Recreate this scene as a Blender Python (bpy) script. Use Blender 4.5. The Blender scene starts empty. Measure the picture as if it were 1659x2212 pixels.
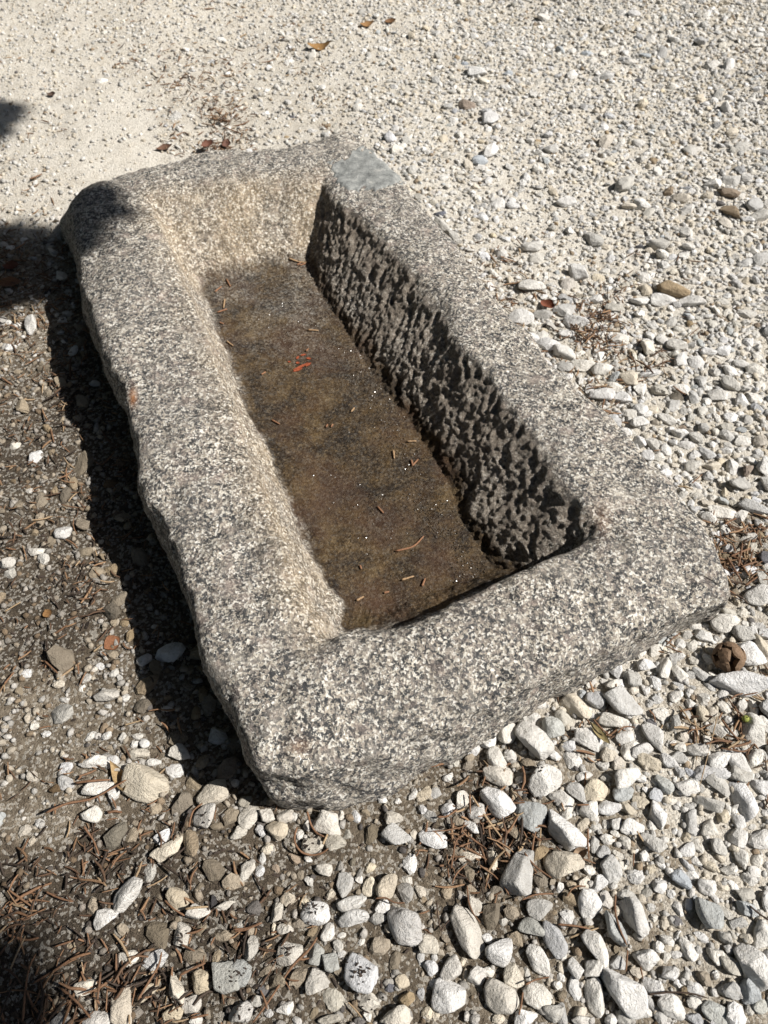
import bpy, bmesh, math, random
import numpy as np
from mathutils import Vector
from mathutils.bvhtree import BVHTree

# ------------------------------------------------------------------ camera, sky, sun, exposure
scene = bpy.context.scene
COL = scene.collection
CAM_H, PITCH, FPX = 1.5, math.radians(54.0), 1662.0        # metres, downward tilt, focal length for a 1659x2212 frame

cam_data = bpy.data.cameras.new('camera')
cam_data.sensor_fit = 'VERTICAL'
cam_data.sensor_height = 24.0
cam_data.lens = 24.0 * FPX / 2212.0
cam_data.clip_start = 0.05
cam_data.clip_end = 500.0
cam_data.dof.use_dof = True
cam_data.dof.focus_distance = 1.42
cam_data.dof.aperture_fstop = 4.0
cam = bpy.data.objects.new('camera', cam_data)
cam.location = (0, 0, CAM_H)
cam.rotation_euler = (math.pi / 2 - PITCH, 0, 0)
COL.objects.link(cam)
scene.camera = cam

SUN_EL, SUN_AZ = math.radians(47.0), math.radians(-9.0)    # azimuth measured from +X towards +Y
world = bpy.data.worlds.new('World')
scene.world = world
world.use_nodes = True
wn = world.node_tree.nodes
bg = wn['Background']
sky = wn.new('ShaderNodeTexSky')
sky.sky_type = 'NISHITA'
sky.sun_disc = False
sky.sun_elevation = SUN_EL
sky.sun_rotation = math.pi / 2 - SUN_AZ
world.node_tree.links.new(sky.outputs[0], bg.inputs[0])
bg.inputs[1].default_value = 0.05

sun_data = bpy.data.lights.new('sun', 'SUN')
sun_data.energy = 5.0
sun_data.angle = math.radians(0.5)
sun_data.color = (1.0, 0.955, 0.89)
sun = bpy.data.objects.new('sun', sun_data)
sdir = Vector((math.cos(SUN_EL) * math.cos(SUN_AZ), math.cos(SUN_EL) * math.sin(SUN_AZ), math.sin(SUN_EL)))
sun.rotation_euler = sdir.to_track_quat('Z', 'Y').to_euler()
sun.location = sdir * 20
COL.objects.link(sun)

scene.view_settings.view_transform = 'Standard'
scene.view_settings.look = 'None'
scene.view_settings.exposure = 0.6
scene.view_settings.gamma = 1.0
scene.view_settings.use_curve_mapping = False

rng = np.random.default_rng(11)
random.seed(5)

# ------------------------------------------------------------------ survey helpers (photo measurements -> metres on the ground)
CP, SP = math.cos(PITCH), math.sin(PITCH)

def un(x, y, z=0.0):
    """point at height z seen at (x, y) of the 1659-wide survey picture"""
    x = np.asarray(x, float); y = np.asarray(y, float); z = np.asarray(z, float)
    u, v = x - 829.5, y - 1106.0
    dx, dy, dz = u, FPX * CP - v * SP, -FPX * SP - v * CP
    t = (z - CAM_H) / dz
    return np.stack([t * dx, t * dy, z + 0 * t], -1)

def proj(P):
    P = np.asarray(P, float)
    X, Y, Z = P[..., 0], P[..., 1], P[..., 2] - CAM_H
    d = Y * CP - Z * SP
    v = -Y * SP - Z * CP
    d = np.maximum(d, 0.05)
    return 829.5 + FPX * X / d, 1106.0 + FPX * v / d, d

# ------------------------------------------------------------------ numpy noise
def _hash(ix, iy, iz, seed):
    h = (ix.astype(np.int64) * 374761393 + iy.astype(np.int64) * 668265263 + iz.astype(np.int64) * 2147483647 + seed * 1274126177) & 0xffffffff
    h = ((h ^ (h >> 13)) * 1274126177) & 0xffffffff
    h = h ^ (h >> 16)
    return (h & 0xffff) / 65535.0

def vnoise(P, scale, seed=0):
    """smooth value noise, -1..1; scale = feature size in metres"""
    Q = P / scale
    I = np.floor(Q).astype(np.int64)
    F = Q - I
    F = F * F * F * (F * (F * 6 - 15) + 10)
    out = np.zeros(len(P))
    for a in (0, 1):
        wx = F[:, 0] if a else 1 - F[:, 0]
        for b in (0, 1):
            wy = F[:, 1] if b else 1 - F[:, 1]
            for c in (0, 1):
                wz = F[:, 2] if c else 1 - F[:, 2]
                out += wx * wy * wz * _hash(I[:, 0] + a, I[:, 1] + b, I[:, 2] + c, seed)
    return out * 2 - 1

def fbm(P, scale, oct=4, seed=0, gain=0.5):
    s, a, tot = 0, 1.0, 0
    for k in range(oct):
        s = s + a * vnoise(P + 17.3 * k, scale / 2 ** k, seed + k)
        tot += a
        a *= gain
    return s / tot

def worley2(u, v, seed=0):
    I, J = np.floor(u).astype(np.int64), np.floor(v).astype(np.int64)
    best = np.full(u.shape, 9.0)
    z = np.zeros_like(I)
    for a in (-1, 0, 1):
        for b in (-1, 0, 1):
            px = I + a + _hash(I + a, J + b, z, seed)
            py = J + b + _hash(I + a, J + b, z + 1, seed)
            best = np.minimum(best, np.hypot(u - px, v - py))
    return best

# ------------------------------------------------------------------ mesh helpers
def new_mesh(name, verts, faces, smooth=True):
    """verts (n,3), faces (m,k) numpy with constant k"""
    me = bpy.data.meshes.new(name)
    verts = np.ascontiguousarray(verts, dtype=np.float32)
    faces = np.ascontiguousarray(faces, dtype=np.int32)
    n, (m, k) = len(verts), faces.shape
    me.vertices.add(n)
    me.vertices.foreach_set('co', verts.ravel())
    me.loops.add(m * k)
    me.loops.foreach_set('vertex_index', faces.ravel())
    me.polygons.add(m)
    me.polygons.foreach_set('loop_start', np.arange(0, m * k, k, dtype=np.int32))
    me.polygons.foreach_set('use_smooth', np.full(m, smooth, dtype=bool))
    me.update(calc_edges=True)
    me.validate()
    return me

def add_float(me, name, vals):
    a = me.attributes.new(name, 'FLOAT', 'POINT')
    a.data.foreach_set('value', np.ascontiguousarray(vals, dtype=np.float32))

def add_color(me, name, rgb):
    a = me.attributes.new(name, 'FLOAT_COLOR', 'POINT')
    c = np.ones((len(rgb), 4), dtype=np.float32)
    c[:, :3] = rgb
    a.data.foreach_set('color', c.ravel())

def link(name, me, mat=None, parent=None, loc=(0, 0, 0), rot=(0, 0, 0), scale=(1, 1, 1)):
    o = bpy.data.objects.new(name, me)
    COL.objects.link(o)
    o.location, o.rotation_euler, o.scale = loc, rot, scale
    if mat is not None and len(me.materials) == 0:
        me.materials.append(mat)
    if parent is not None:
        o.parent = parent
    return o

def tag(o, label=None, cat=None, group=None, kind=None):
    if label: o['label'] = label
    if cat: o['category'] = cat
    if group: o['group'] = group
    if kind: o['kind'] = kind
    return o

def empty(name, loc=(0, 0, 0), rot=(0, 0, 0)):
    e = bpy.data.objects.new(name, None)
    COL.objects.link(e)
    e.location, e.rotation_euler = loc, rot
    e.empty_display_size = 0.05
    return e

# ------------------------------------------------------------------ node helpers
class NT:
    def __init__(self, name):
        self.m = bpy.data.materials.new(name)
        self.m.use_nodes = True
        self.t = self.m.node_tree
        self.bsdf = self.t.nodes['Principled BSDF']
    def n(self, typ, ins=None, **kw):
        nd = self.t.nodes.new(typ)
        for k, v in kw.items():
            setattr(nd, k, v)
        for k, v in (ins or {}).items():
            self.set(nd.inputs[k], v)
        return nd
    def set(self, sock, v):
        if isinstance(v, bpy.types.NodeSocket):
            self.t.links.new(v, sock)
        elif isinstance(v, bpy.types.Node):
            self.t.links.new(v.outputs[0], sock)
        else:
            sock.default_value = v
    def math(self, op, a, b=0.0, c=None, clamp=False):
        nd = self.n('ShaderNodeMath', operation=op, use_clamp=clamp)
        self.set(nd.inputs[0], a); self.set(nd.inputs[1], b)
        if c is not None: self.set(nd.inputs[2], c)
        return nd.outputs[0]
    def mix(self, f, a, b, mode='MIX'):
        nd = self.n('ShaderNodeMix', data_type='RGBA', blend_type=mode)
        self.set(nd.inputs[0], f); self.set(nd.inputs[6], a); self.set(nd.inputs[7], b)
        return nd.outputs[2]
    def ramp(self, f, stops, interp='LINEAR'):
        nd = self.n('ShaderNodeValToRGB')
        r = nd.color_ramp
        r.interpolation = interp
        while len(r.elements) < len(stops):
            r.elements.new(0.5)
        for e, (p, c) in zip(r.elements, stops):
            e.position = p
            e.color = (c[0], c[1], c[2], 1) if not np.isscalar(c) else (c, c, c, 1)
        self.set(nd.inputs[0], f)
        return nd.outputs[0]
    def attr(self, name, typ='GEOMETRY'):
        return self.n('ShaderNodeAttribute', attribute_name=name, attribute_type=typ)
    def noise(self, vec, scale, detail=3, rough=0.55, dist=0.0):
        return self.n('ShaderNodeTexNoise', {'Vector': vec, 'Scale': scale, 'Detail': detail, 'Roughness': rough, 'Distortion': dist})
    def voro(self, vec, scale, feature='F1'):
        return self.n('ShaderNodeTexVoronoi', {'Vector': vec, 'Scale': scale}, feature=feature)
    def bump(self, height, strength, distance, normal=None):
        d = {'Height': height, 'Strength': strength, 'Distance': distance}
        if normal is not None: d['Normal'] = normal
        return self.n('ShaderNodeBump', d).outputs[0]
    def out(self, color=None, rough=None, normal=None, spec=None):
        if color is not None: self.set(self.bsdf.inputs['Base Color'], color)
        if rough is not None: self.set(self.bsdf.inputs['Roughness'], rough)
        if normal is not None: self.set(self.bsdf.inputs['Normal'], normal)
        if spec is not None: self.set(self.bsdf.inputs['Specular IOR Level'], spec)
        return self.m

# ------------------------------------------------------------------ materials
def granite_material():
    t = NT('granite')
    co = t.n('ShaderNodeTexCoord').outputs['Object']
    warp = t.noise(co, 130, 2)
    wv = t.n('ShaderNodeVectorMath', {0: warp.outputs['Color'], 1: (0.5, 0.5, 0.5)}, operation='SUBTRACT').outputs[0]
    wv = t.n('ShaderNodeVectorMath', {0: wv, 'Scale': 0.008}, operation='SCALE').outputs[0]
    cw = t.n('ShaderNodeVectorMath', {0: co, 1: wv}, operation='ADD').outputs[0]
    v1 = t.voro(cw, 205)
    v2 = t.voro(cw, 430)
    r1 = t.n('ShaderNodeSeparateColor', {0: v1.outputs['Color']}).outputs[0]
    r2 = t.n('ShaderNodeSeparateColor', {0: v2.outputs['Color']}).outputs[1]
    fel = t.ramp(t.math('ADD', t.math('MULTIPLY', r1, 0.72), t.math('MULTIPLY', r2, 0.28)),
                 [(0.0, (.095, .093, .09)), (0.25, (.155, .143, .13)), (0.38, (.235, .20, .17)), (0.50, (.305, .27, .222)), (0.62, (.41, .375, .31)), (0.74, (.58, .555, .495)), (1.0, (.74, .725, .69))])
    bio_n = t.noise(cw, 150, 3, 0.62).outputs[0]
    clus = t.noise(co, 48, 3, 0.6).outputs[0]
    bio = t.math('ADD', t.math('ADD', bio_n, t.math('MULTIPLY', t.math('SUBTRACT', clus, 0.5), 0.55)), t.math('MULTIPLY', t.math('SUBTRACT', r2, 0.5), 0.16))
    bio = t.math('MULTIPLY', t.math('SUBTRACT', bio, 0.525), 24.0, clamp=True)
    col = t.mix(bio, fel, t.mix(r1, (.012, .0135, .016, 1), (.05, .052, .054, 1)))
    # larger pinkish feldspar patches
    pk = t.noise(co, 22, 3, 0.6).outputs[0]
    col = t.mix(t.math('MULTIPLY', t.math('SUBTRACT', pk, 0.57, clamp=True), 3.0, clamp=True), col, (.30, .235, .20, 1))
    lg = t.noise(co, 17, 4, 0.6, 0.4).outputs[0]
    col = t.mix(t.math('MULTIPLY', t.math('SUBTRACT', lg, 0.55, clamp=True), 2.6, clamp=True), col, (.44, .405, .35, 1))
    # weathering tone
    wt = t.noise(co, 5, 4, 0.65).outputs[0]
    col = t.mix(t.math('MULTIPLY', t.math('SUBTRACT', 0.62, wt, clamp=True), 0.9, clamp=True), col, (.15, .142, .135, 1))
    # ochre lichen film, grime, wet silt (stains with their own outline, stored on the mesh)
    grain = t.noise(co, 180, 3, 0.65).outputs[0]
    och = t.attr('ochre').outputs['Fac']
    f = t.math('MULTIPLY', och, t.math('MULTIPLY_ADD', grain, 1.5, -0.25, clamp=True), clamp=True)
    col = t.mix(t.math('MULTIPLY', f, 0.5), col, (.50, .36, .19, 1))
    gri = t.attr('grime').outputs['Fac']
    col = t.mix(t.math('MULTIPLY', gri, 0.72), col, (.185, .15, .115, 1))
    wet = t.attr('wet').outputs['Fac']
    wn1 = t.noise(co, 14, 4, 0.6).outputs[0]
    fg = t.noise(co, 120, 5, 0.75).outputs[0]
    blo = t.noise(co, 13, 5, 0.62, 0.5).outputs[0]
    silt = t.ramp(blo, [(0.36, (.007, .0035, .0012)), (0.47, (.024, .0135, .0045)), (0.58, (.052, .031, .011)), (0.70, (.09, .059, .024))])
    silt = t.mix(t.math('MULTIPLY', t.math('SUBTRACT', fg, 0.53), 9.0, clamp=True), silt, t.mix(0.42, silt, (.22, .155, .08, 1)))
    silt = t.mix(t.math('MULTIPLY', t.math('SUBTRACT', 0.45, fg), 9.0, clamp=True), silt, (.007, .0045, .0025, 1))
    red = t.noise(co, 6.0, 3, 0.6).outputs[0]
    silt = t.mix(t.math('MULTIPLY', t.math('SUBTRACT', red, 0.48, clamp=True), 3.0, clamp=True), silt, (.06, .03, .016, 1))
    col = t.mix(t.math('MULTIPLY', wet, 0.92), col, silt)
    rust = t.attr('rust').outputs['Fac']
    col = t.mix(t.math('MULTIPLY', rust, t.math('MULTIPLY', grain, 1.6, clamp=True)), col, (.33, .13, .035, 1))
    sheen = t.attr('sheen').outputs['Fac']
    rough = t.math('SUBTRACT', t.math('SUBTRACT', 0.82, t.math('MULTIPLY', wet, 0.12)), t.math('MULTIPLY', sheen, 0.25))
    b1 = t.bump(t.noise(co, 210, 5, 0.7).outputs[0], 0.75, t.math('MULTIPLY_ADD', gri, 0.010, 0.0045))
    b2 = t.bump(v1.outputs['Distance'], 0.35, 0.003, b1)
    return t.out(col, rough, b2, t.math('MULTIPLY_ADD', wet, -0.22, 0.38))

def mortar_material():
    t = NT('mortar')
    co = t.n('ShaderNodeTexCoord').outputs['Object']
    a = t.noise(co, 28, 5, 0.65).outputs[0]
    b = t.noise(co, 220, 3, 0.6).outputs[0]
    col = t.ramp(t.math('MULTIPLY_ADD', a, 0.6, t.math('MULTIPLY', b, 0.4)), [(0.36, (.06, .062, .06)), (0.44, (.15, .157, .153)), (0.54, (.23, .237, .229)), (0.62, (.33, .33, .31)), (0.72, (.46, .44, .40))])
    return t.out(col, 0.85, t.bump(b, 0.5, 0.003), 0.3)

def ground_material():
    t = NT('sandy_soil')
    co = t.n('ShaderNodeTexCoord').outputs['Object']
    soil = t.attr('soil').outputs['Fac']
    n1 = t.noise(co, 9, 6, 0.68).outputs[0]
    n2 = t.noise(co, 60, 5, 0.7).outputs[0]
    n3 = t.noise(co, 330, 3, 0.7).outputs[0]
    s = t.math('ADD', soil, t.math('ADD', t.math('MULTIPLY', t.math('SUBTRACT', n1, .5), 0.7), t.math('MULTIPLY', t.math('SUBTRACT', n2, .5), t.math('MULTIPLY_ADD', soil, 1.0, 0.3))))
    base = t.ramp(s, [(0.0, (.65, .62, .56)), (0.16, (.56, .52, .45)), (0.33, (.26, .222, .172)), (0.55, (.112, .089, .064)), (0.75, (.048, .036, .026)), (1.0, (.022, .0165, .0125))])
    grit = t.voro(co, 190)
    gr = t.n('ShaderNodeSeparateColor', {0: grit.outputs['Color']}).outputs[0]
    base = t.mix(t.math('MULTIPLY', t.math('GREATER_THAN', gr, 0.72), 0.5), base, (.62, .59, .53, 1))
    base = t.mix(t.math('MULTIPLY', t.math('LESS_THAN', gr, 0.16), 0.35), base, (.13, .10, .075, 1))
    base = t.mix(t.math('MULTIPLY_ADD', n3, 1.2, -0.35, clamp=True), base, t.mix(0.5, base, (.36, .3, .22, 1)))
    h = t.math('ADD', t.math('MULTIPLY', n2, 0.6), t.math('MULTIPLY', n3, 0.4))
    b1 = t.bump(h, 0.9, t.math('MULTIPLY_ADD', soil, 0.02, 0.012))
    b2 = t.bump(t.math('SUBTRACT', 0.6, grit.outputs['Distance']), 0.6, 0.004, b1)
    return t.out(base, 0.95, b2, 0.2)

def stone_material(name, src):
    t = NT(name)
    if src == 'object':
        tint = t.n('ShaderNodeObjectInfo').outputs['Color']
        co = t.n('ShaderNodeNewGeometry').outputs['Position']
    else:
        tint = t.attr('tint').outputs['Color']
        co = t.n('ShaderNodeNewGeometry').outputs['Position']
    a = t.noise(co, 38, 5, 0.68).outputs[0]
    b = t.noise(co, 170, 4, 0.7).outputs[0]
    col = t.mix(t.math('MULTIPLY', t.math('SUBTRACT', 0.60, a, clamp=True), 2.4, clamp=True), tint, t.mix(1.0, tint, (.60, .585, .57, 1), 'MULTIPLY'))
    col = t.mix(t.math('MULTIPLY', t.math('SUBTRACT', b, 0.55, clamp=True), 3.0, clamp=True), col, t.mix(1.0, col, (.72, .67, .58, 1), 'MULTIPLY'))
    n = t.bump(t.math('ADD', t.math('MULTIPLY', a, .5), t.math('MULTIPLY', b, .5)), 1.0, 0.013)
    return t.out(col, 0.88, n, 0.25)

def litter_material(name, src, rough=0.75):
    t = NT(name)
    tint = t.n('ShaderNodeObjectInfo').outputs['Color'] if src == 'object' else t.attr('tint').outputs['Color']
    co = t.n('ShaderNodeNewGeometry').outputs['Position']
    a = t.noise(co, 260, 3, 0.65).outputs[0]
    col = t.mix(t.math('MULTIPLY_ADD', a, 2.0, -0.6, clamp=True), t.mix(1.0, tint, (.5, .45, .42, 1), 'MULTIPLY'), tint)
    return t.out(col, rough, t.bump(a, 0.6, 0.002), 0.3)

M_GRANITE = granite_material()
M_MORTAR = mortar_material()
M_GROUND = ground_material()
M_STONE = stone_material('limestone', 'object')
M_GRAVEL = stone_material('limestone_gravel', 'attr')
M_TWIG = litter_material('dry_twig', 'object')
M_LITTER = litter_material('dry_litter', 'attr')

# ------------------------------------------------------------------ ground zones (soil tone, stone cover, grit cover, litter cover)
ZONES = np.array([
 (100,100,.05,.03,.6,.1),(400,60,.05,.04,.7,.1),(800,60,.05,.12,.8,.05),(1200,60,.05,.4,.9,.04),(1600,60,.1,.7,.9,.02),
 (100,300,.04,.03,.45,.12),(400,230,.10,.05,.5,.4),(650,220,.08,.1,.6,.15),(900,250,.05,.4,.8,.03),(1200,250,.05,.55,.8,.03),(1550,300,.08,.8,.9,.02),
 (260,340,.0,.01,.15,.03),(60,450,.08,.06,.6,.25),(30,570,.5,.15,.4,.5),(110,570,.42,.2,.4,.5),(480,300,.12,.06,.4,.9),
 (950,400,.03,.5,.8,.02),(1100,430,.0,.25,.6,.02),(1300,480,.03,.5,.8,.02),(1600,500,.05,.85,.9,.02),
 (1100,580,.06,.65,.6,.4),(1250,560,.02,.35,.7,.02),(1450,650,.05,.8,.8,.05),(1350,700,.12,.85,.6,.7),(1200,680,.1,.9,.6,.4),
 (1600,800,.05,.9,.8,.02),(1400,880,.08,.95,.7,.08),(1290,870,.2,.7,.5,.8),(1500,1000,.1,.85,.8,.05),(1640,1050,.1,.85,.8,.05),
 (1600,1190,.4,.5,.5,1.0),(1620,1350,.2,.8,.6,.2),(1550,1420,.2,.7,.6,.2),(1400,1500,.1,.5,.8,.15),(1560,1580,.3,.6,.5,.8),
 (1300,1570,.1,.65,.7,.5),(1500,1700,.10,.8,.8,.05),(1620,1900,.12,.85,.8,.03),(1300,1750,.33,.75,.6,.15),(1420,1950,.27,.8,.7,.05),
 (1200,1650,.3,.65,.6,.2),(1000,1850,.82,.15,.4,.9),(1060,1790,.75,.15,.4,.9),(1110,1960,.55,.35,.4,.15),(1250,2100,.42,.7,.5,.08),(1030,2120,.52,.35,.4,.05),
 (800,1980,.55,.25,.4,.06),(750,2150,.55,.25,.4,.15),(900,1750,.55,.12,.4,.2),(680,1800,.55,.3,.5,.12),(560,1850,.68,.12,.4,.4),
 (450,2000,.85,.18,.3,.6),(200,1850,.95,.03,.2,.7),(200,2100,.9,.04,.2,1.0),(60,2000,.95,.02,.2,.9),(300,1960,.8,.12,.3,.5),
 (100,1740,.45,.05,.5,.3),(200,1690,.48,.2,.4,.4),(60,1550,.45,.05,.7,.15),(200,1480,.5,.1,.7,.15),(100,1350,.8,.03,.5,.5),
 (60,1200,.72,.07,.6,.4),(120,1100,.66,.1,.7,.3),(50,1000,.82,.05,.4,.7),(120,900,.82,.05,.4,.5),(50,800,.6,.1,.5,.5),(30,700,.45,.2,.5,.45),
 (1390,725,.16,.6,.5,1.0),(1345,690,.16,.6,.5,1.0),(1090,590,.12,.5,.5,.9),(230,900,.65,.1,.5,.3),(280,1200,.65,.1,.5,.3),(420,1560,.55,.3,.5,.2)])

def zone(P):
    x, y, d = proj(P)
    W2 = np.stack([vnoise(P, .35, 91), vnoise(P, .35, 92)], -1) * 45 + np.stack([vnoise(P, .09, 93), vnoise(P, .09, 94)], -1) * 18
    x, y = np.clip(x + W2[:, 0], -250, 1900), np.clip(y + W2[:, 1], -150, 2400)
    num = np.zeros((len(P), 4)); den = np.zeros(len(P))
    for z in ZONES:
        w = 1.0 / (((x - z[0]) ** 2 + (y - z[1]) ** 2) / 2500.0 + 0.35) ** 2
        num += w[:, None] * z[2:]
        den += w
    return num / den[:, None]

def ground_z(P):
    P = np.c_[P[:, 0], P[:, 1], np.zeros(len(P))]
    return 0.012 * vnoise(P, .55, 31) + 0.006 * vnoise(P, .16, 32) + 0.0035 * fbm(P, .05, 3, 33)

def warped_axis(lo, hi, step, far):
    core = np.arange(lo, hi, step)
    out, s = [], step
    a = hi
    while a < far:
        out.append(a); s *= 1.22; a += s
    b, s, left = lo, step, []
    while b > -far:
        s *= 1.22; b -= s; left.append(b)
    return np.array(left[::-1] + list(core) + out)

gx, gy = warped_axis(-2.3, 2.3, .0125, 60.), warped_axis(-0.1, 4.6, .0135, 60.)
GX, GY = np.meshgrid(gx, gy)
GP = np.c_[GX.ravel(), GY.ravel(), np.zeros(GX.size)]
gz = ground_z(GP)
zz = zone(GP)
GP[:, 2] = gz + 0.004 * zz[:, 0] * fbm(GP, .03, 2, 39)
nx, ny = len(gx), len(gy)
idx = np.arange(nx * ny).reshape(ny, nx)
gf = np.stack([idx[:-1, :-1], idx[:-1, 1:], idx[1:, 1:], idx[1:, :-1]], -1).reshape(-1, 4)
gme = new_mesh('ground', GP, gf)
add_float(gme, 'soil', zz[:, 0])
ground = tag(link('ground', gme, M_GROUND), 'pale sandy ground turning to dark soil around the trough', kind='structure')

# ------------------------------------------------------------------ the trough
def side(pts, z, n):
    p = np.array([(a[0], a[1], a[2] if len(a) > 2 else z) for a in pts], float)
    w = un(p[:, 0], p[:, 1], p[:, 2])
    s = np.r_[0, np.cumsum(np.linalg.norm(np.diff(w[:, :2], axis=0), axis=1))]
    q = np.linspace(0, s[-1], n, endpoint=False)
    return np.stack([np.interp(q, s, w[:, k]) for k in range(3)], -1)

NS = (250, 430, 240, 440)                    # stations on near, right, far, left side
SIDE = np.repeat(np.arange(4), NS)
NR_ = sum(NS)

def csmooth(a, k):
    """periodic smoothing over k stations"""
    ker = np.hanning(2 * k + 3)[1:-1]; ker /= ker.sum()
    e = np.concatenate([a[-k:], a, a[:k]], 0)
    if a.ndim == 1:
        return np.convolve(e, ker, 'valid')
    return np.stack([np.convolve(e[:, j], ker, 'valid') for j in range(a.shape[1])], -1)

O_near = [(560,1662,.165),(600,1668,.16),(660,1668,.155),(740,1648,.155),(860,1605,.15),(1000,1535,.155),(1200,1447,.155),(1360,1372,.155),(1460,1328,.155),(1530,1304,.155),(1572,1286,.155)]
O_right = [(1572,1286,.155),(1566,1252,.17),(1547,1201,.18),(1525,1149),(1496,1105),(1456,1043),(1397,993),(1347,928),(1297,883),(1262,853),(1245,828),(1211,803),(1188,773),(1150,723),(1110,688),(1080,658),(1041,623),(1023,583),(1000,553),(981,526),(928,476),(875,409),(853,382),(821,348),(805,326),(781,300)]
O_far = [(781,300),(757,289),(725,289),(696,296),(669,313),(617,324),(553,335),(516,324),(452,330),(398,351),(334,364,.18),(276,378,.17),(241,394,.155),(217,410,.13),(164,434,.085),(140,458,.06)]
O_left = [(140,458,.06),(136,480,.065),(148,510,.085),(157,528,.11),(166,582,.15),(173,622,.168),(181,644,.178),(199,698),(217,738),(229,774),(249,810),(265,838),(274,888),(280,938),(299,968),(305,1028),(327,1100),(344,1125),(369,1191),(414,1291),(425,1346),(439,1406),(464,1456),(499,1521),(523,1581),(546,1630),(560,1662,.165)]
C_near = [(690,1392),(760,1372),(850,1362),(950,1327),(1050,1282),(1150,1237),(1250,1187),(1305,1155)]
C_right = [(1305,1155),(1290,1120),(1240,1050),(1200,990),(1160,930),(1110,880),(1060,800),(1000,740),(975,690),(930,610),(860,540),(780,455),(740,430),(705,385)]
C_far = [(705,385),(640,392),(560,395),(470,400),(380,410),(310,425)]
C_left = [(310,425),(350,520),(400,640),(450,760),(520,960),(580,1130),(640,1300),(690,1392)]
F_near = [(752,1316),(830,1312),(900,1295),(1000,1262),(1080,1232)]
F_right = [(1080,1232),(1010,1130),(980,1040),(940,980),(890,900),(830,830),(790,770),(740,690),(690,620),(668,560)]
F_far = [(668,560),(560,585),(440,615)]
F_left = [(440,615),(470,720),(510,800),(540,900),(590,980),(620,1060),(650,1130),(680,1200),(710,1260),(752,1316)]
B_near = [(579,1725),(611,1741),(667,1755),(731,1755),(787,1741),(835,1717),(919,1673),(1051,1609),(1193,1509),(1274,1479),(1380,1428),(1465,1366),(1538,1333),(1573,1305)]

def ring(sides, z, sm):
    return csmooth(np.concatenate([side(s, z, n) for s, n in zip(sides, NS)]), sm)

RO = ring((O_near, O_right, O_far, O_left), .185, 4)
RC = ring((C_near, C_right, C_far, C_left), .205, 9)
RF = ring((F_near, F_right, F_far, F_left), .05, 9)
RB = RO.copy(); RB[:, 2] = 0.0
nb = side(B_near, 0.0, NS[0])
wgt = csmooth((SIDE == 0).astype(float), 10)[:, None]
nbf = np.zeros_like(RB); nbf[:NS[0]] = nb; nbf[NS[0]:] = RB[NS[0]:]
RB = RB * (1 - wgt) + nbf * wgt
RB = csmooth(RB, 6)
cen = RO.mean(0)
outw = np.cross(np.roll(RO, -3, 0) - np.roll(RO, 3, 0), (0, 0, 1.0))
outw /= np.linalg.norm(outw, axis=1)[:, None]
outw = csmooth(outw, 14)
outw[:, 2] = 0
if (outw * (RO - cen)).sum() < 0: outw = -outw
Zv = np.array((0, 0, 1.0))
isl = csmooth((SIDE == 3).astype(float), 12)[:, None]
isn = csmooth((SIDE == 0).astype(float), 12)[:, None]
isf = csmooth((SIDE == 2).astype(float), 12)[:, None]
isr = csmooth((SIDE == 1).astype(float), 12)[:, None]
R = []
R.append(RB - outw * .02 - Zv * .05)
R.append(RB * 1.0 + Zv * .0 - outw * .004)
R.append(RB * .6 + RO * .4 + outw * (.006 + .006 * isl))
R.append(RB * .2 + RO * .8 + outw * .004)
R.append(RO)
wc = np.exp(-((np.arange(NR_) - sum(NS[:3])) / 30.0) ** 2)[:, None]          # low broken corner at the far end of the left side
T = RO - outw * (.028 + .02 * isn) + wc * np.array((.11, -.03, 0)); T[:, 2] = np.maximum(RO[:, 2] + .018 + .014 * isn[:, 0], .188 * (1 - isn[:, 0]))
R.append(T)
Mx = .5 * (T + RC); Mx[:, 2] = np.maximum(T[:, 2], RC[:, 2]) + .004
R.append(Mx)
R.append(RC)
def wall(fxy, zn, zr, zf, zl):
    w = RC + (RF - RC) * fxy
    fz = isn * zn + isr * zr + isf * zf + isl * zl
    w[:, 2] = RC[:, 2] + (RF[:, 2] - RC[:, 2]) * fz[:, 0]
    return w
R.append(wall(.22, .42, .22, .18, .16))
R.append(wall(.50, .74, .49, .48, .50))
R.append(wall(.78, .92, .77, .80, .82))
R.append(RF)
# floor: shrink towards the long axis
a0 = .5 * (RF[:NS[0]].mean(0)) + .5 * RF.mean(0)
a1 = .5 * (RF[SIDE == 2].mean(0)) + .5 * RF.mean(0)
ax = a1 - a0
tt = np.clip(((RF - a0) @ ax) / (ax @ ax), 0, 1)[:, None]
AX = a0 + tt * ax
for f, dz in ((.12, -.003), (.4, -.006), (.72, -.007), (1.0, -.007)):
    w = RF + (AX - RF) * f
    w[:, 2] = RF[:, 2] + dz
    R.append(w)
R = np.stack(R)                                              # rings x stations x 3
nseg = [3, 7, 9, 9, 13, 14, 14, 12, 20, 22, 18, 6, 8, 12, 8]

def catmull(P0, P1, P2, P3, t):
    return .5 * ((2 * P1) + (-P0 + P2) * t + (2 * P0 - 5 * P1 + 4 * P2 - P3) * t * t + (-P0 + 3 * P1 - 3 * P2 + P3) * t ** 3)
rows, vpar = [], []
K = len(R)
for k in range(K - 1):
    P0, P1, P2, P3 = R[max(k - 1, 0)], R[k], R[k + 1], R[min(k + 2, K - 1)]
    for j in range(nseg[k]):
        t = j / nseg[k]
        rows.append(catmull(P0, P1, P2, P3, t)); vpar.append(k + t)
rows.append(R[-1]); vpar.append(K - 1)
G = np.stack(rows); vpar = np.array(vpar)
NV = len(vpar)

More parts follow.
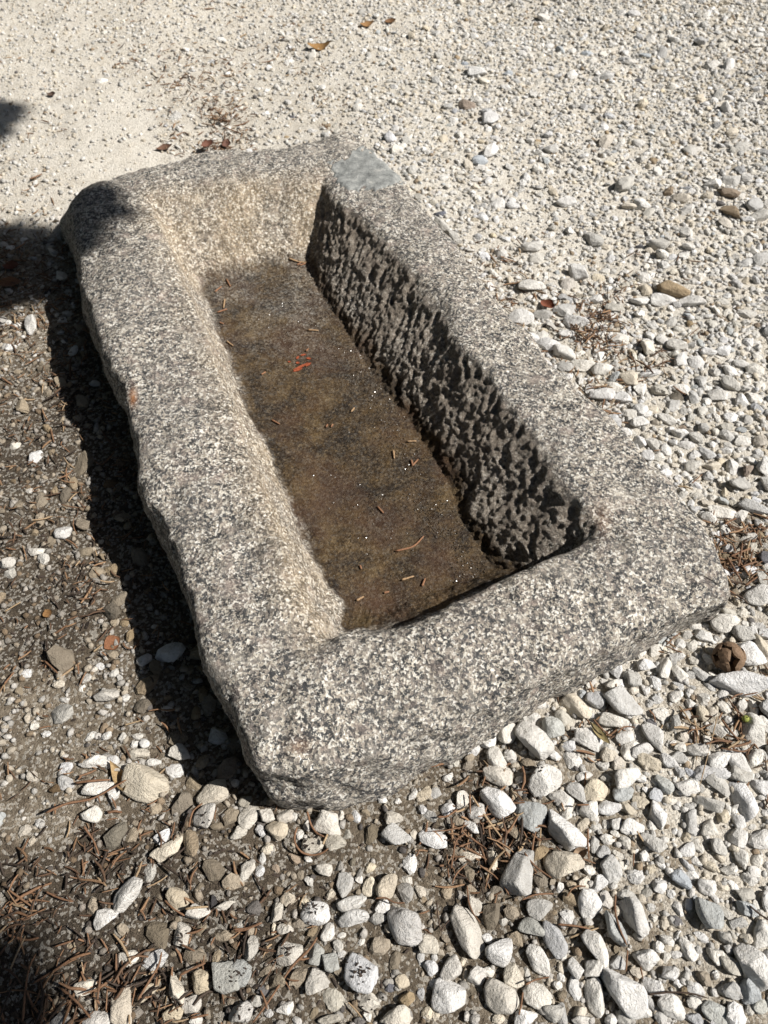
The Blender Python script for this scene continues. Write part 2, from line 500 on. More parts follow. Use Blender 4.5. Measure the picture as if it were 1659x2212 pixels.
def grid_normals(G):
    du = np.roll(G, -1, 1) - np.roll(G, 1, 1)
    dv = np.gradient(G, axis=0)
    n = np.cross(du, dv)
    l = np.linalg.norm(n, axis=2, keepdims=True)
    return n / np.maximum(l, 1e-9)
Nn = grid_normals(G)
mid = np.argmin(abs(vpar - 6))
if Nn[mid, :, 2].mean() < 0: Nn = -Nn
vv = np.repeat(vpar[:, None], NR_, 1)
Nn[vpar > 12.5] = (0, 0, 1)
P = G.reshape(-1, 3)
onrim = np.clip(1 - abs(vv - 6) / 2.6, 0, 1).ravel()
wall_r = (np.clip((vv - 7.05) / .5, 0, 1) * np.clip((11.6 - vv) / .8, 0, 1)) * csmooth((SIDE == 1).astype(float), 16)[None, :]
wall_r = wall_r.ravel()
floorw = np.clip((vv - 10.6) / .6, 0, 1).ravel()
disp = .0055 * vnoise(P, .17, 1) + .0055 * vnoise(P, .065, 2) + .0028 * vnoise(P, .026, 3) + .0022 * fbm(P, .012, 2, 4)
outer = np.clip((5.2 - vv) / 1.2, 0, 1).ravel()
disp += outer * (.003 + .006 * isn.ravel()[None, :].repeat(NV, 0).ravel()) * fbm(P, .06, 4, 7) * 1.4
# chips along the arrises
edge = np.exp(-((vv.ravel() - 4.3) / .55) ** 2)
disp -= edge * .008 * np.clip(vnoise(P, .045, 8) - .15, 0, 1)
disp *= (1 - .72 * floorw)
# hand-dressed right wall: slanting punch marks
ws = np.cumsum(np.r_[0, np.linalg.norm(np.diff(RC[:, :2], axis=0), axis=1)])
wu = np.repeat(ws[None, :], NV, 0).ravel()
wd = (.205 - P[:, 2]) * 1.5
jit = .012 * vnoise(P, .05, 21)
pa, pb = wu * .84 + wd * .54 + jit, -wu * .54 + wd * .84 + jit
jb = .02 * np.stack([vnoise(P, .05, 51), vnoise(P, .05, 52)])
f1 = worley2((pa + .6 * jb[0]) / .038, (pb + jb[1]) / .078, 5)
f2 = worley2((pa + jb[1]) / .021, (pb + jb[0]) / .028, 6)
amp = np.clip(.75 + .7 * vnoise(P, .07, 53), .15, 1.3)
sm_ = lambda e0, e1, x: (lambda q: q * q * (3 - 2 * q))(np.clip((x - e0) / (e1 - e0), 0, 1))
pits = -.0085 * amp * (1 - sm_(.10, .48, f1)) - .0035 * (1 - sm_(.08, .5, f2)) + .003 * vnoise(P, .05, 27) + .0055 * fbm(P, .011, 2, 23, .7) + .005
disp = disp * (1 - .4 * wall_r) + wall_r * pits
# softer pecking on the other inner walls
wall_o = (np.clip((vv - 7.4) / .5, 0, 1) * np.clip((11.3 - vv) / .5, 0, 1)).ravel() * (1 - wall_r)
disp += wall_o * (.4 - worley2(wu / .016, wd / .016, 9)) * .0035
P = P + Nn.reshape(-1, 3) * disp[:, None]
G = P.reshape(NV, NR_, 3)
idx = np.arange(NV * NR_).reshape(NV, NR_)
nxt = np.roll(idx, -1, 1)
tf = np.stack([idx[:-1], nxt[:-1], nxt[1:], idx[1:]], -1).reshape(-1, 4)
# orientation: rim faces up
a, b, c = P[tf[mid * NR_, 0]], P[tf[mid * NR_, 1]], P[tf[mid * NR_, 2]]
if np.cross(b - a, c - a)[2] < 0: tf = tf[:, ::-1]
tme = new_mesh('trough_body', P, tf)
# stains stored per vertex
nmid = fbm(P, .11, 4, 41); nfine = fbm(P, .03, 3, 42)
wetv = np.clip((.112 - P[:, 2] + .028 * nmid + .012 * nfine - .018 * isl.ravel()[None, :].repeat(NV, 0).ravel()) / .03, 0, 1) * (vv.ravel() > 8.0)
toe = np.repeat((isn + isr * .4 + isf * .15 + isl * 0.0).ravel()[None, :], NV, 0).ravel()
wetv = np.where(vv.ravel() > 8, np.clip((.070 + .03 * toe + .022 * nmid + .010 * nfine - P[:, 2]) / .02, 0, 1), 0)
wetv = np.maximum(wetv, np.clip((vv.ravel() - 11.1 + .5 * nmid) / .4, 0, 1))
wetv *= 1 - .4 * np.clip((P[:, 1] - 1.35) / .6, 0, 1) * np.clip(.6 + nmid, 0, 1)
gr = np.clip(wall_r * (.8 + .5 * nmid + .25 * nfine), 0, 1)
och = np.clip((np.clip((vv - 6.2) / 1.3, 0, 1) * np.clip((11.2 - vv) / 1.2, 0, 1)) * np.repeat((isl * .9 + isf * 1.0 + isn * .2).ravel()[None, :], NV, 0), 0, 1).ravel()
och = np.clip(och * (.75 + .8 * nmid), 0, 1)
px, py, _ = proj(P)
rust = np.clip(np.exp(-(((px - 287) / 8) ** 2 + ((py - 858) / 18) ** 2)) * .8, 0, 1) * (vv.ravel() > 3)
rust += .25 * np.exp(-(((px - 645) / 26) ** 2 + ((py - 1612) / 16) ** 2))
rust += .2 * np.clip(np.exp(-(((px - 1300) / 22) ** 2 + ((py - 1120) / 40) ** 2)), 0, 1)
axd = np.abs(px - (745 + (py - 750) * .55)) / 55
she = np.clip(1.25 - axd + .7 * nmid, 0, 1) * (vv.ravel() > 10.5) * np.clip((py - 640) / 80, 0, 1)
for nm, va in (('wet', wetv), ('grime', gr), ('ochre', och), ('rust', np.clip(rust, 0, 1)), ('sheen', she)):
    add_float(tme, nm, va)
base_pt = Vector(tuple(R[1].mean(0)))
trough = tag(empty('stone_trough', base_pt), 'rough speckled granite trough with a brown wet floor, standing on the gravel', 'trough')
body = link('body', tme, M_GRANITE, trough, loc=-base_pt)
# grey mortar repair on the far corner of the rim
qx, qy = (px - 0), (py - 0)
pm = [(704,350),(757,325),(815,320),(850,345),(890,394),(826,412),(760,421),(730,404),(710,372)]
def inpoly(x, y, poly):
    x = np.asarray(x); y = np.asarray(y)
    r = np.zeros(x.shape, bool)
    n = len(poly)
    for i in range(n):
        (x1, y1), (x2, y2) = poly[i], poly[(i + 1) % n]
        c = ((y1 > y) != (y2 > y)) & (x < (x2 - x1) * (y - y1) / (y2 - y1 + 1e-12) + x1)
        r ^= c
    return r
wob = 11 * vnoise(P, .035, 61) + 12 * vnoise(P, .013, 62)
msk = inpoly(px + wob, py + wob * .6, pm) & (vv.ravel() > 3.4) & (vv.ravel() < 7.6)
fm = msk[tf].all(1)
used = np.unique(tf[fm])
remap = -np.ones(len(P), int); remap[used] = np.arange(len(used))
cnt = np.bincount(tf[fm].ravel(), minlength=len(P))[used]
inner = cnt >= 4
Gs = G.copy()
for _ in range(6):
    Gs[1:-1] = (Gs[1:-1] * 2 + Gs[:-2] + Gs[2:] + np.roll(Gs[1:-1], 1, 1) + np.roll(Gs[1:-1], -1, 1)) / 6
Ps = Gs.reshape(-1, 3)[used] + Nn.reshape(-1, 3)[used] * (np.where(inner, .003, -.006) + .0016 * fbm(P[used], .02, 3, 64))[:, None]
Ps[~inner] = P[used][~inner] - Nn.reshape(-1, 3)[used][~inner] * .004
mme = new_mesh('mortar_patch', Ps, remap[tf[fm]])
patch = tag(link('mortar_patch', mme, M_MORTAR, trough, loc=-base_pt), 'smooth grey mortar repair')

bvh_trough = BVHTree.FromPolygons([tuple(p) for p in P], [tuple(f) for f in tf.tolist()])
FOOT = R[2][::12, :2]
FOOT_IN = [tuple(p) for p in (FOOT - (FOOT - FOOT.mean(0)) * .02)]
def in_trough(xy):
    return inpoly(xy[:, 0], xy[:, 1], FOOT_IN)

def surf_z(x, y):
    hit = bvh_trough.ray_cast(Vector((x, y, 1.0)), Vector((0, 0, -1)))
    g = float(ground_z(np.array([[x, y, 0.]]))[0])
    return hit[0].z if hit[0] is not None and hit[0].z > g else g

# ------------------------------------------------------------------ stones
def ico(sub):
    bm = bmesh.new()
    bmesh.ops.create_icosphere(bm, subdivisions=sub, radius=1.0)
    v = np.array([p.co[:] for p in bm.verts]); f = np.array([[q.index for q in p.verts] for p in bm.faces])
    bm.free()
    return v, f
ICO = {s: ico(s) for s in (1, 2, 4)}

def stone_shape(seed, sub, rounded=False):
    r = np.random.default_rng(seed)
    d, f = ICO[sub]
    n = r.normal(size=(16 if rounded else 12, 3)); n /= np.linalg.norm(n, axis=1)[:, None]
    h = r.uniform(.62, 1.0, len(n)) if not rounded else r.uniform(.8, 1.0, len(n))
    dd = np.maximum(d @ n.T, 1e-3)
    k = 20.0 if rounded else 46.0
    rad = 1.0 / (((dd / h) ** k).sum(1)) ** (1 / k)
    P = d * np.minimum(rad, 1.35)[:, None]
    if sub > 1:
        P = P + d * (.07 * fbm(P + seed, .6, 2, seed % 97) + (.035 * fbm(P + seed, .2, 3, seed % 89) if sub > 2 else 0))[:, None]
    lo, hi = P.min(0), P.max(0)
    P = (P - (lo + hi) / 2) / (hi - lo)                       # unit box
    return P, f

PALETTE = {'w': (.68, .665, .635), 'g': (.50, .49, .465), 'c': (.60, .545, .455), 'b': (.45, .47, .475), 't': (.33, .26, .185), 'd': (.17, .16, .155)}
COLWORD = {'w': 'white', 'g': 'light grey', 'c': 'cream', 'b': 'bluish grey', 't': 'tan', 'd': 'dark grey'}

# transcribed from the photograph: (crop origin x, y, scale) then centre x, y, length, width, angle, colour
A = (1900, 3000, .663, """70 30 170 120 -20 w;340 70 200 160 15 w;60 200 200 130 -40 w;250 270 180 160 -30 b;465 390 270 130 -35 w;190 600 250 170 80 g;455 570 220 160 -15 c;310 495 110 60 35 t;450 185 150 90 -30 w;550 150 150 80 -45 g;640 130 140 120 0 c;610 250 110 110 0 w;825 60 160 100 20 w;805 155 120 90 0 b;920 65 70 60 45 w;1050 90 120 70 -50 b;1180 105 140 120 0 w;1375 90 150 100 -40 g;1310 205 160 80 -20 g;1520 190 220 130 -75 w;1320 25 200 80 0 w;1500 30 130 110 0 g;1630 100 120 90 -30 w;720 235 140 80 10 w;830 240 110 60 -30 c;915 200 100 70 0 c;860 350 130 90 -15 w;1010 270 160 100 -70 w;1220 310 140 80 80 g;1320 360 110 90 40 w;1400 280 90 70 60 c;1495 305 100 70 -60 w;980 440 140 80 -40 g;1190 480 100 70 20 w;1240 545 70 60 0 w;1375 460 100 90 -40 g;1515 520 110 80 -50 w;1330 570 110 50 -25 c;1195 570 100 45 -35 g;725 415 100 60 10 w;645 450 100 50 80 g;690 490 80 70 0 g;820 435 70 70 0 w;780 510 90 60 -30 w;935 515 70 60 0 w;740 600 150 110 -75 g;665 680 120 70 50 w;585 675 90 70 70 c;610 600 80 60 -20 w;610 810 170 140 80 w;960 590 80 60 10 c;1020 690 90 80 60 w;1150 650 120 80 -30 b;1220 625 90 60 -20 w;1300 705 100 80 -10 w;1400 690 80 60 -30 c;1455 690 90 60 -30 w;1530 740 110 80 -10 g;1560 650 80 70 0 w;320 825 150 110 20 g;275 940 140 110 -30 b;400 1010 190 110 -70 g;650 1070 210 100 -60 w;755 950 190 110 -60 b;880 880 200 120 -65 w;780 840 60 50 80 c;1065 905 90 60 70 c;1130 900 70 60 -40 d;1000 880 50 45 0 w;1140 820 90 60 -80 w;1310 855 180 130 -60 b;1540 830 130 80 -30 b;1485 915 100 60 0 g;1625 1000 150 120 60 w;1410 1005 90 70 -60 g;1530 1010 80 60 -20 c;75 1085 150 140 0 w;310 1130 170 110 -50 w;155 1215 130 110 -80 w;240 1220 90 60 -80 g;520 1180 110 80 -70 w;445 1165 70 50 60 c;625 1180 130 90 40 w;770 1150 100 70 10 g;940 1120 140 110 -25 w;1030 1055 80 60 -20 w;1065 1110 70 50 30 w;1125 1095 70 50 -20 w;1200 1060 130 90 -70 w;1350 1100 100 80 -40 w;1440 1165 140 80 -40 g;1565 1170 230 150 -65 w;1080 1210 110 80 20 w;985 1285 130 80 -30 w;800 1310 290 170 -45 w;640 1350 190 100 -80 w;305 1340 160 140 0 w;85 1350 200 160 -40 w;420 1285 60 50 0 w;380 1250 40 35 0 c;1090 1410 150 130 0 w;1240 1305 100 70 -30 w;1230 1385 90 70 0 w;1345 1440 150 100 -30 b;1430 1310 120 90 0 g;1545 1320 140 120 -60 b;1610 1400 90 80 0 b;930 1440 90 70 -40 w;960 1375 90 50 -60 g;810 1470 100 80 80 g;390 1440 110 90 -20 g;440 1450 110 60 -80 g;235 1470 140 90 20 w;80 1470 80 60 0 c;555 1440 90 70 40 c;570 1490 130 60 10 w;1040 1480 90 70 0 g;1220 1475 100 60 -20 g;1555 1425 60 60 0 g;1440 1070 80 50 0 g;10 1000 60 60 0 w;20 1200 80 60 0 w;40 540 100 60 -80 c;650 340 70 50 0 g;770 330 80 70 60 w;980 340 60 60 0 w;715 330 60 50 80 w""")
B = (900, 3000, .6028, """625 360 170 140 0 w;680 480 130 110 0 g;530 505 130 100 -10 w;450 420 70 50 60 w;115 315 150 110 60 w;235 305 110 90 -30 w;300 400 140 120 0 c;190 400 100 60 -70 w;50 415 110 70 20 w;95 215 90 80 30 g;415 310 60 50 -60 w;350 310 100 90 0 c;240 520 90 70 40 c;200 585 90 50 70 w;95 665 140 80 45 w;600 655 110 70 -10 w;755 430 70 50 60 g;745 745 140 110 -70 g;785 875 180 80 15 w;795 965 190 90 10 w;550 940 180 130 0 w;905 640 70 60 60 c;900 765 110 80 60 c;1020 770 160 120 40 c;1140 800 120 90 -70 g;1145 715 80 50 -20 w;1235 790 90 60 -70 c;985 895 90 80 0 w;1060 320 110 80 10 w;1075 435 180 130 -20 g;1315 450 180 120 -20 w;1250 165 110 80 30 c;1185 165 100 50 70 w;1330 160 80 70 60 g;1420 45 90 50 30 w;1495 200 110 90 50 w;1410 265 90 80 0 w;1595 275 110 90 0 w;1300 310 90 70 -20 g;1240 265 60 50 -30 w;1130 1010 270 190 -60 w;1540 1050 300 160 -65 w;1285 1135 130 110 0 w;1430 1300 150 110 40 w;1300 1290 90 80 -40 w;1415 1470 210 190 0 w;1605 1345 140 100 15 w;1240 1460 100 60 -80 g;1325 1385 70 60 0 w;1275 1590 80 70 60 c;1330 1600 60 60 0 c;840 1330 230 190 -50 w;885 1515 150 120 0 w;1115 1380 90 80 0 c;1035 1420 70 60 0 d;1145 1500 100 80 0 t;1085 1610 220 110 10 w;890 1605 70 50 -60 w;840 1640 80 50 0 d;565 1390 150 140 0 w;650 1255 130 110 -40 b;545 1210 120 110 50 b;380 1195 170 130 10 w;630 1060 110 80 60 w;720 1080 60 40 20 w;700 1150 80 60 -70 g;715 1200 60 50 0 w;350 1045 100 70 -20 w;295 935 120 85 70 w;150 905 100 90 -60 d;380 845 90 80 0 c;480 865 70 60 0 c;135 1165 140 80 70 g;275 1040 80 40 80 c;40 1330 180 150 0 b;65 1590 150 120 40 w;350 1560 110 70 15 w;160 1515 80 70 40 g;210 1440 80 70 -30 d;240 1590 70 50 0 w;640 1630 140 60 0 g;425 1640 70 50 -20 w;510 725 80 50 -60 w;660 810 90 60 50 c;1585 880 120 80 -70 w;1565 375 120 70 -20 w;1550 560 150 60 10 c;405 580 90 70 -10 t;285 640 60 50 0 t;505 585 50 35 0 w;985 205 60 50 -30 w;1085 210 50 40 0 w;1510 1240 60 60 0 c;1190 430 50 70 0 c""")
C = (0, 3000, .9042, """625 70 200 130 -20 c;425 85 130 60 10 w;390 200 95 65 0 w;285 65 70 60 0 g;915 110 130 90 20 c;890 210 100 95 0 w;700 290 70 55 50 w;725 350 140 60 35 c;545 545 150 80 50 w;455 645 100 70 20 w;765 560 100 80 -70 c;855 620 100 60 0 w;780 720 80 80 60 w;545 820 90 60 0 w;665 830 110 70 30 w;755 950 130 60 -80 c;975 900 150 120 -45 b;865 920 90 80 -60 c;520 1040 150 90 -80 c;410 1085 120 60 0 w;820 1025 80 75 0 w;740 1060 80 60 -20 c;630 970 90 50 30 c;360 945 90 55 20 w;970 590 90 35 20 w;105 265 60 40 30 c;840 1090 60 40 0 w;250 1090 100 60 0 g""")
D = (2300, 2400, .4219, """1270 80 270 180 0 w;1430 190 190 130 -30 g;1610 280 220 100 -70 c;1070 180 150 130 0 w;970 275 130 90 50 w;855 250 110 100 -50 w;920 180 110 80 60 w;850 380 100 80 0 w;545 465 170 100 0 w;700 500 200 120 80 w;420 590 160 150 -40 g;245 640 180 90 20 w;830 550 150 120 -40 w;825 660 110 80 -30 g;810 750 140 110 80 w;1040 555 180 90 -30 g;1160 440 210 80 -30 w;1300 535 170 100 0 w;1500 370 270 250 -30 w;1150 545 90 60 0 w;1420 660 560 190 -5 w;1130 660 120 80 -30 g;70 770 170 140 -30 g;320 810 350 230 -30 g;230 980 260 130 -10 w;430 690 90 70 0 c;650 770 120 90 0 g;1040 925 140 110 -60 c;1150 890 110 100 -40 c;800 1010 160 110 50 g;605 1125 260 160 -45 w;345 1140 170 140 30 w;40 1130 170 170 0 w;195 1240 180 100 -20 g;400 1260 220 160 20 w;880 1130 110 90 0 c;1190 1080 180 110 -20 w;1530 1090 300 220 -45 w;1420 840 140 90 60 w;1540 860 170 80 -70 w;1620 1010 120 150 0 w;1010 1260 200 140 -20 w;830 1320 150 100 -10 g;740 1370 170 100 -40 w;1410 1390 290 170 -50 w;1540 1330 190 120 60 w;1140 1360 140 60 20 g;1270 1310 150 110 30 w;270 1370 110 120 0 c;140 1390 130 90 0 w;560 1370 230 100 -20 c;1610 1290 120 90 -40 g;1520 130 120 110 -30 w;1590 90 120 70 -20 w""")
E_ = (1500, 2000, .9042, """530 950 100 80 60 w;490 1060 80 90 70 w;645 985 170 130 -65 w;725 930 90 90 -60 b;880 980 100 100 0 w;835 840 130 80 -40 c;780 890 80 70 0 g;1000 740 80 50 0 w;800 1010 60 50 0 w;1110 1030 100 60 0 w;980 1050 80 60 0 c;1445 1075 90 70 0 w""")
F_ = (2300, 1600, .4219, """240 90 120 110 0 w;380 40 130 110 0 w;510 40 150 90 0 w;470 130 170 120 0 w;730 80 170 110 -40 w;350 190 110 100 0 w;840 210 170 90 -20 w;480 280 140 110 -40 w;600 300 150 100 -30 w;550 420 140 120 60 w;650 420 120 90 0 w;790 290 110 70 -50 w;910 320 150 80 0 w;1000 260 150 80 -20 g;1090 410 150 100 -40 g;960 510 160 110 20 g;1140 520 160 90 0 c;1270 380 130 70 0 w;840 630 120 90 60 w;1010 690 110 80 -40 w;1110 610 140 90 20 g;1240 650 120 70 -20 w;1380 700 190 150 -10 g;1260 770 120 60 -60 c;870 770 110 90 0 g;1000 790 130 70 -10 w;1150 800 130 70 -10 w;1240 840 120 80 -40 b;1470 840 90 70 0 c;1510 930 240 100 -25 g;1230 960 250 100 -10 w;960 920 110 80 -60 g;1270 1140 130 90 -60 w;1460 1190 170 80 -10 w;1430 1110 100 60 0 w;1270 1300 110 90 0 w;1620 1370 120 120 0 d;1610 1560 150 130 90 g;1500 1490 130 100 30 w;1440 1530 80 70 0 g;1570 1720 240 180 20 w;1300 1860 160 100 -20 g;1440 1860 120 90 30 w;1640 560 180 160 60 w;1570 400 110 90 80 w;1180 200 100 80 0 w;940 190 100 90 -80 d""")
G_ = (1500, 1000, .9042, """840 65 100 60 -30 w;640 130 110 60 0 w;590 260 110 70 0 w;830 275 100 60 0 w;690 240 80 50 0 g;1000 215 80 50 0 g;1210 175 110 60 0 w;1110 180 80 50 0 w;780 420 100 50 -20 w;860 470 100 60 0 w;940 490 90 60 0 w;1060 520 90 80 70 c;1140 390 100 60 80 w;940 600 110 60 0 w;1030 610 70 60 0 w;1270 380 90 50 0 w;1440 600 80 60 0 w;1110 670 80 60 0 w;985 710 80 60 0 g;1255 130 130 90 -10 t;790 320 70 50 0 w;1020 345 80 50 0 w;1330 190 110 50 0 w;1400 400 70 50 0 w;1550 450 80 60 0 w;1500 550 90 60 -30 g;1270 600 70 40 0 d;1470 400 60 50 0 w;1610 480 80 60 0 w""")
H_ = (0, 1000, .9042, """130 290 100 60 70 w;30 375 60 45 0 w;265 80 60 50 -50 w;115 1000 40 30 0 w;60 800 60 40 20 w""")
I_ = (0, 2000, .9042, """270 85 70 60 0 w;185 195 60 45 -50 w;30 215 60 50 0 w;460 790 110 55 0 w;110 695 45 40 0 w;370 715 45 50 60 w;540 800 40 40 0 w;430 660 40 30 -30 w;145 920 40 35 40 w;195 955 45 28 0 w;600 1045 95 45 0 w;530 970 40 35 0 w;590 965 50 35 0 w;620 1000 50 45 -30 w;580 1000 40 30 20 w;455 965 60 40 30 w;390 965 55 35 20 w;410 1080 130 50 0 w;775 1035 90 70 10 w;620 640 60 60 0 w;270 805 50 25 0 w;490 690 40 40 0 g;250 740 50 40 20 c;400 670 40 40 60 c;590 1085 40 30 0 w;660 1080 70 30 0 w""")
J_ = (1500, 0, .9042, """30 600 60 50 0 w;100 610 60 40 0 g;55 650 60 50 0 w;460 510 70 70 0 w;460 650 90 60 20 w;790 860 80 50 0 w;1120 865 70 60 0 w;1040 790 110 60 30 g;1425 785 70 50 0 w;1500 770 80 60 0 g;1570 760 60 50 0 w;1500 910 90 50 -20 t;1600 880 70 60 0 g;1630 930 100 60 20 w;1190 1050 80 60 -10 g;640 1060 90 50 0 w;1330 630 70 50 -20 g;400 320 80 60 0 w;250 960 90 40 -50 g;300 1000 60 40 -40 g;1400 840 60 40 20 c;1250 870 60 50 60 c;560 870 60 40 0 w;1550 620 60 50 0 g;1420 270 70 40 0 w;880 215 60 40 0 b;620 210 50 40 60 w;1600 415 50 40 0 w;1480 460 60 40 0 w;690 60 60 30 0 w""")

cand = []
for (ox, oy, s, txt) in (A, B, C, D, E_, F_, G_, H_, I_, J_):
    for rec in txt.split(';'):
        q = rec.split()
        x, y = ox + float(q[0]) * s, oy + float(q[1]) * s
        if s == .9042 and ox == 0 and oy == 3000 and x > 905: continue
        cand.append((x * .553, y * .553, float(q[2]) * s * .553, float(q[3]) * s * .553, float(q[4]), q[5]))
# measure each: position on the ground, true length, width, heading
stones = []
for (x, y, L, W, ang, c) in cand:
    g = un(x, y, .012)
    if in_trough(np.array([g[:2]]))[0]: continue
    d = proj(g)[2]
    e = un(x + 3 * math.cos(math.radians(ang)), y - 3 * math.sin(math.radians(ang)), .012) - g
    yaw = math.atan2(e[1], e[0])
    stones.append([g[0], g[1], L * d / FPX * 1.06, W * d / FPX * 1.06, yaw, c, L * W])
stones.sort(key=lambda s: -s[6])
print('transcribed stones', len(stones))

NPROTO = 36
PROTO = []
for i in range(NPROTO):
    v, f = stone_shape(100 + i, 4, rounded=(i % 4 == 3))
    me = new_mesh('stone', v, f)
    me.materials.append(M_STONE)
    PROTO.append(me)

def tint_of(c, r):
    b = np.array(PALETTE[c])
    return np.clip(b * r.uniform(.88, 1.10) + np.array((.012, .004, -.014)) * r.normal(), .03, .80)

# places one can find, used in the stones' labels
MARKS = [((2845, 2545), 190, 'beside the open brown cone'), ((1165, 3270), 190, 'by the curled twig'), ((1070, 3830), 150, 'by the long straight twig'),
         ((2915, 2805), 130, 'by the green berry'), ((2880, 2170), 200, 'in the heap of brown twigs'), ((1790, 3240), 170, 'among the brown twigs in the soil'),
         ((2420, 2860), 130, 'by the tuft of dry needles'), ((490, 3060), 170, 'by the dry curled leaf')]
def where(x, y, wx, wy, soil):
    fx, fy = x / .553, y / .553
    for (mx, my), r, w in MARKS:
        if math.hypot(fx - mx, fy - my) < r: return w
    P2 = np.array(FOOT_IN)
    dist = np.min(np.hypot(P2[:, 0] - wx, P2[:, 1] - wy))
    near_end = (-.36 * (wx - .25) + .93 * (wy - .57)) < 0
    longside = (.92 * wx + .39 * wy) > .95 and not near_end
    if dist < .06: return 'touching the trough end' if near_end else ('against the trough long side' if longside else 'against the trough shaded side')
    if near_end:
        k = 'in bare brown soil' if soil > .5 else ('in grey brown soil' if soil > .27 else 'on pale sandy gravel')
        return k + (' close to the trough end' if dist < .2 else (' a step off the trough end' if dist < .4 else ' far off the trough end'))
    if longside:
        return 'on gravel ' + ('close to' if dist < .2 else ('a step from' if dist < .5 else 'far from')) + ' the trough long side'
    return 'in dark soil past the trough shaded side' if wy < 2.0 else 'on pale sand behind the trough'

N_THINGS = 290
named = []
sxy = np.array([(s[0], s[1]) for s in stones])
sz = ground_z(np.c_[sxy, np.zeros(len(sxy))])
szone = zone(np.c_[sxy, np.zeros(len(sxy))])
extra = []
occ = []                                             # occupied discs
for i, s in enumerate(stones):
    x, y, L, W, yaw, c, area = s
    H = (L + W) / 2 * random.uniform(.5, .78)
    H = min(H, .055)
    occ.append((x, y, (L + W) / 4 * .92))
    if i >= N_THINGS:
        extra.append((x, y, L, W, H, yaw, c)); continue
    r = np.random.default_rng(900 + i)
    k = int(r.integers(NPROTO))
    o = link('stone', PROTO[k], None, None, (x, y, sz[i] + H * .5 - H * r.uniform(.14, .30)), (r.normal(0, .12), r.normal(0, .12), yaw + (math.pi if r.random() < .5 else 0)), (L * 1.04, W * 1.04, H))
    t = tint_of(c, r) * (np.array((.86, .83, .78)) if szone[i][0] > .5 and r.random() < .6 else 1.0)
    o.color = (t[0], t[1], t[2], 1)
    el = L / max(W, 1e-6)
    size = 'large' if L > .085 else ('small' if L < .042 else 'medium')
    shp = 'long' if el > 1.7 else ('rounded' if k % 4 == 3 else ('blocky' if el < 1.2 else 'angular'))
    vx, vy, _ = proj((x, y, 0.01))
    named.append((o, i, '%s %s %s stone' % (size, COLWORD[c], shp), where(float(vx), float(vy), x, y, szone[i][0])))
from collections import Counter
count = Counter(a + b for _, _, a, b in named)
final = {}
taken = Counter()
for o, i, a, b in named:
    if count[a + b] == 1:
        final[i] = a + ' ' + b
    else:                                                # say which stones lie next to it
        x, y = stones[i][0], stones[i][1]
        nb_ = [COLWORD[stones[j][5]] + (' pebble' if stones[j][2] < .042 else ' block') for dd_, j in sorted((math.hypot(q[0] - x, q[1] - y), j) for j, q in enumerate(stones) if j != i)[:4]]
        short = b.split(' close ')[0].split(' a step ')[0].split(' far ')[0]
        opts = [a + ' by a %s, %s' % (nb_[0], b), a + ' between a %s and a %s' % (nb_[0], nb_[1]), a + ' between a %s and a %s, %s' % (nb_[0], nb_[1], short), a + ' between a %s and a %s, %s' % (nb_[0], nb_[2], short)]
        opts = [q for q in opts if len(q.split()) <= 16]
        final[i] = next((q for q in opts if taken[q] == 0), opts[0] if opts else a + ' ' + b)
    taken[final[i]] += 1
for o, i, a, b in named:
    tag(o, final[i], 'stone', 'loose stones lying around the trough')

# ------------------------------------------------------------------ the uncounted gravel and grit
LOW = [stone_shape(500 + i, 2, i % 4 == 3) for i in range(28)]
TINY = [stone_shape(700 + i, 1) for i in range(16)]

def rot_mats(yaw, tx, ty):
    cz, sz_, cx, sx, cy, sy = np.cos(yaw), np.sin(yaw), np.cos(tx), np.sin(tx), np.cos(ty), np.sin(ty)
    z0, o1 = np.zeros_like(yaw), np.ones_like(yaw)
    Rz = np.stack([cz, -sz_, z0, sz_, cz, z0, z0, z0, o1], -1).reshape(-1, 3, 3)
    Rx = np.stack([o1, z0, z0, z0, cx, -sx, z0, sx, cx], -1).reshape(-1, 3, 3)
    Ry = np.stack([cy, z0, sy, z0, o1, z0, -sy, z0, cy], -1).reshape(-1, 3, 3)
    return Rz @ Rx @ Ry

def scatter_mesh(name, protos, loc, dims, yaw, tx, ty, tint, mat, smooth=True):
    n = len(loc)
    ids = rng.integers(len(protos), size=n)
    Rm = rot_mats(yaw, tx, ty)
    V, F, T, off = [], [], [], 0
    for k, (pv, pf) in enumerate(protos):
        sel = np.nonzero(ids == k)[0]
        if len(sel) == 0: continue
        q = pv[None] * dims[sel][:, None, :]
        q = np.einsum('nij,nvj->nvi', Rm[sel], q) + loc[sel][:, None, :]
        nv = len(pv)
        V.append(q.reshape(-1, 3))
        F.append((pf[None] + (off + np.arange(len(sel)) * nv)[:, None, None]).reshape(-1, pf.shape[1]))
        T.append(np.repeat(tint[sel], nv, 0))
        off += nv * len(sel)
    me = new_mesh(name, np.concatenate(V), np.concatenate(F), smooth)
    add_color(me, 'tint', np.concatenate(T))
    return link(name, me, mat)

# dart throwing with a grid
cell = .05
hgrid = {}
def put(x, y, r):
    hgrid.setdefault((int(x // cell), int(y // cell)), []).append((x, y, r))
def free(x, y, r, tight=.86):
    R_ = int((r + .05) // cell) + 1
    i, j = int(x // cell), int(y // cell)
    for a in range(i - R_, i + R_ + 1):
        for b in range(j - R_, j + R_ + 1):
            for (u, v, q) in hgrid.get((a, b), ()):
                if (u - x) ** 2 + (v - y) ** 2 < (tight * (r + q)) ** 2: return False
    return True
for o_ in occ: put(*o_)

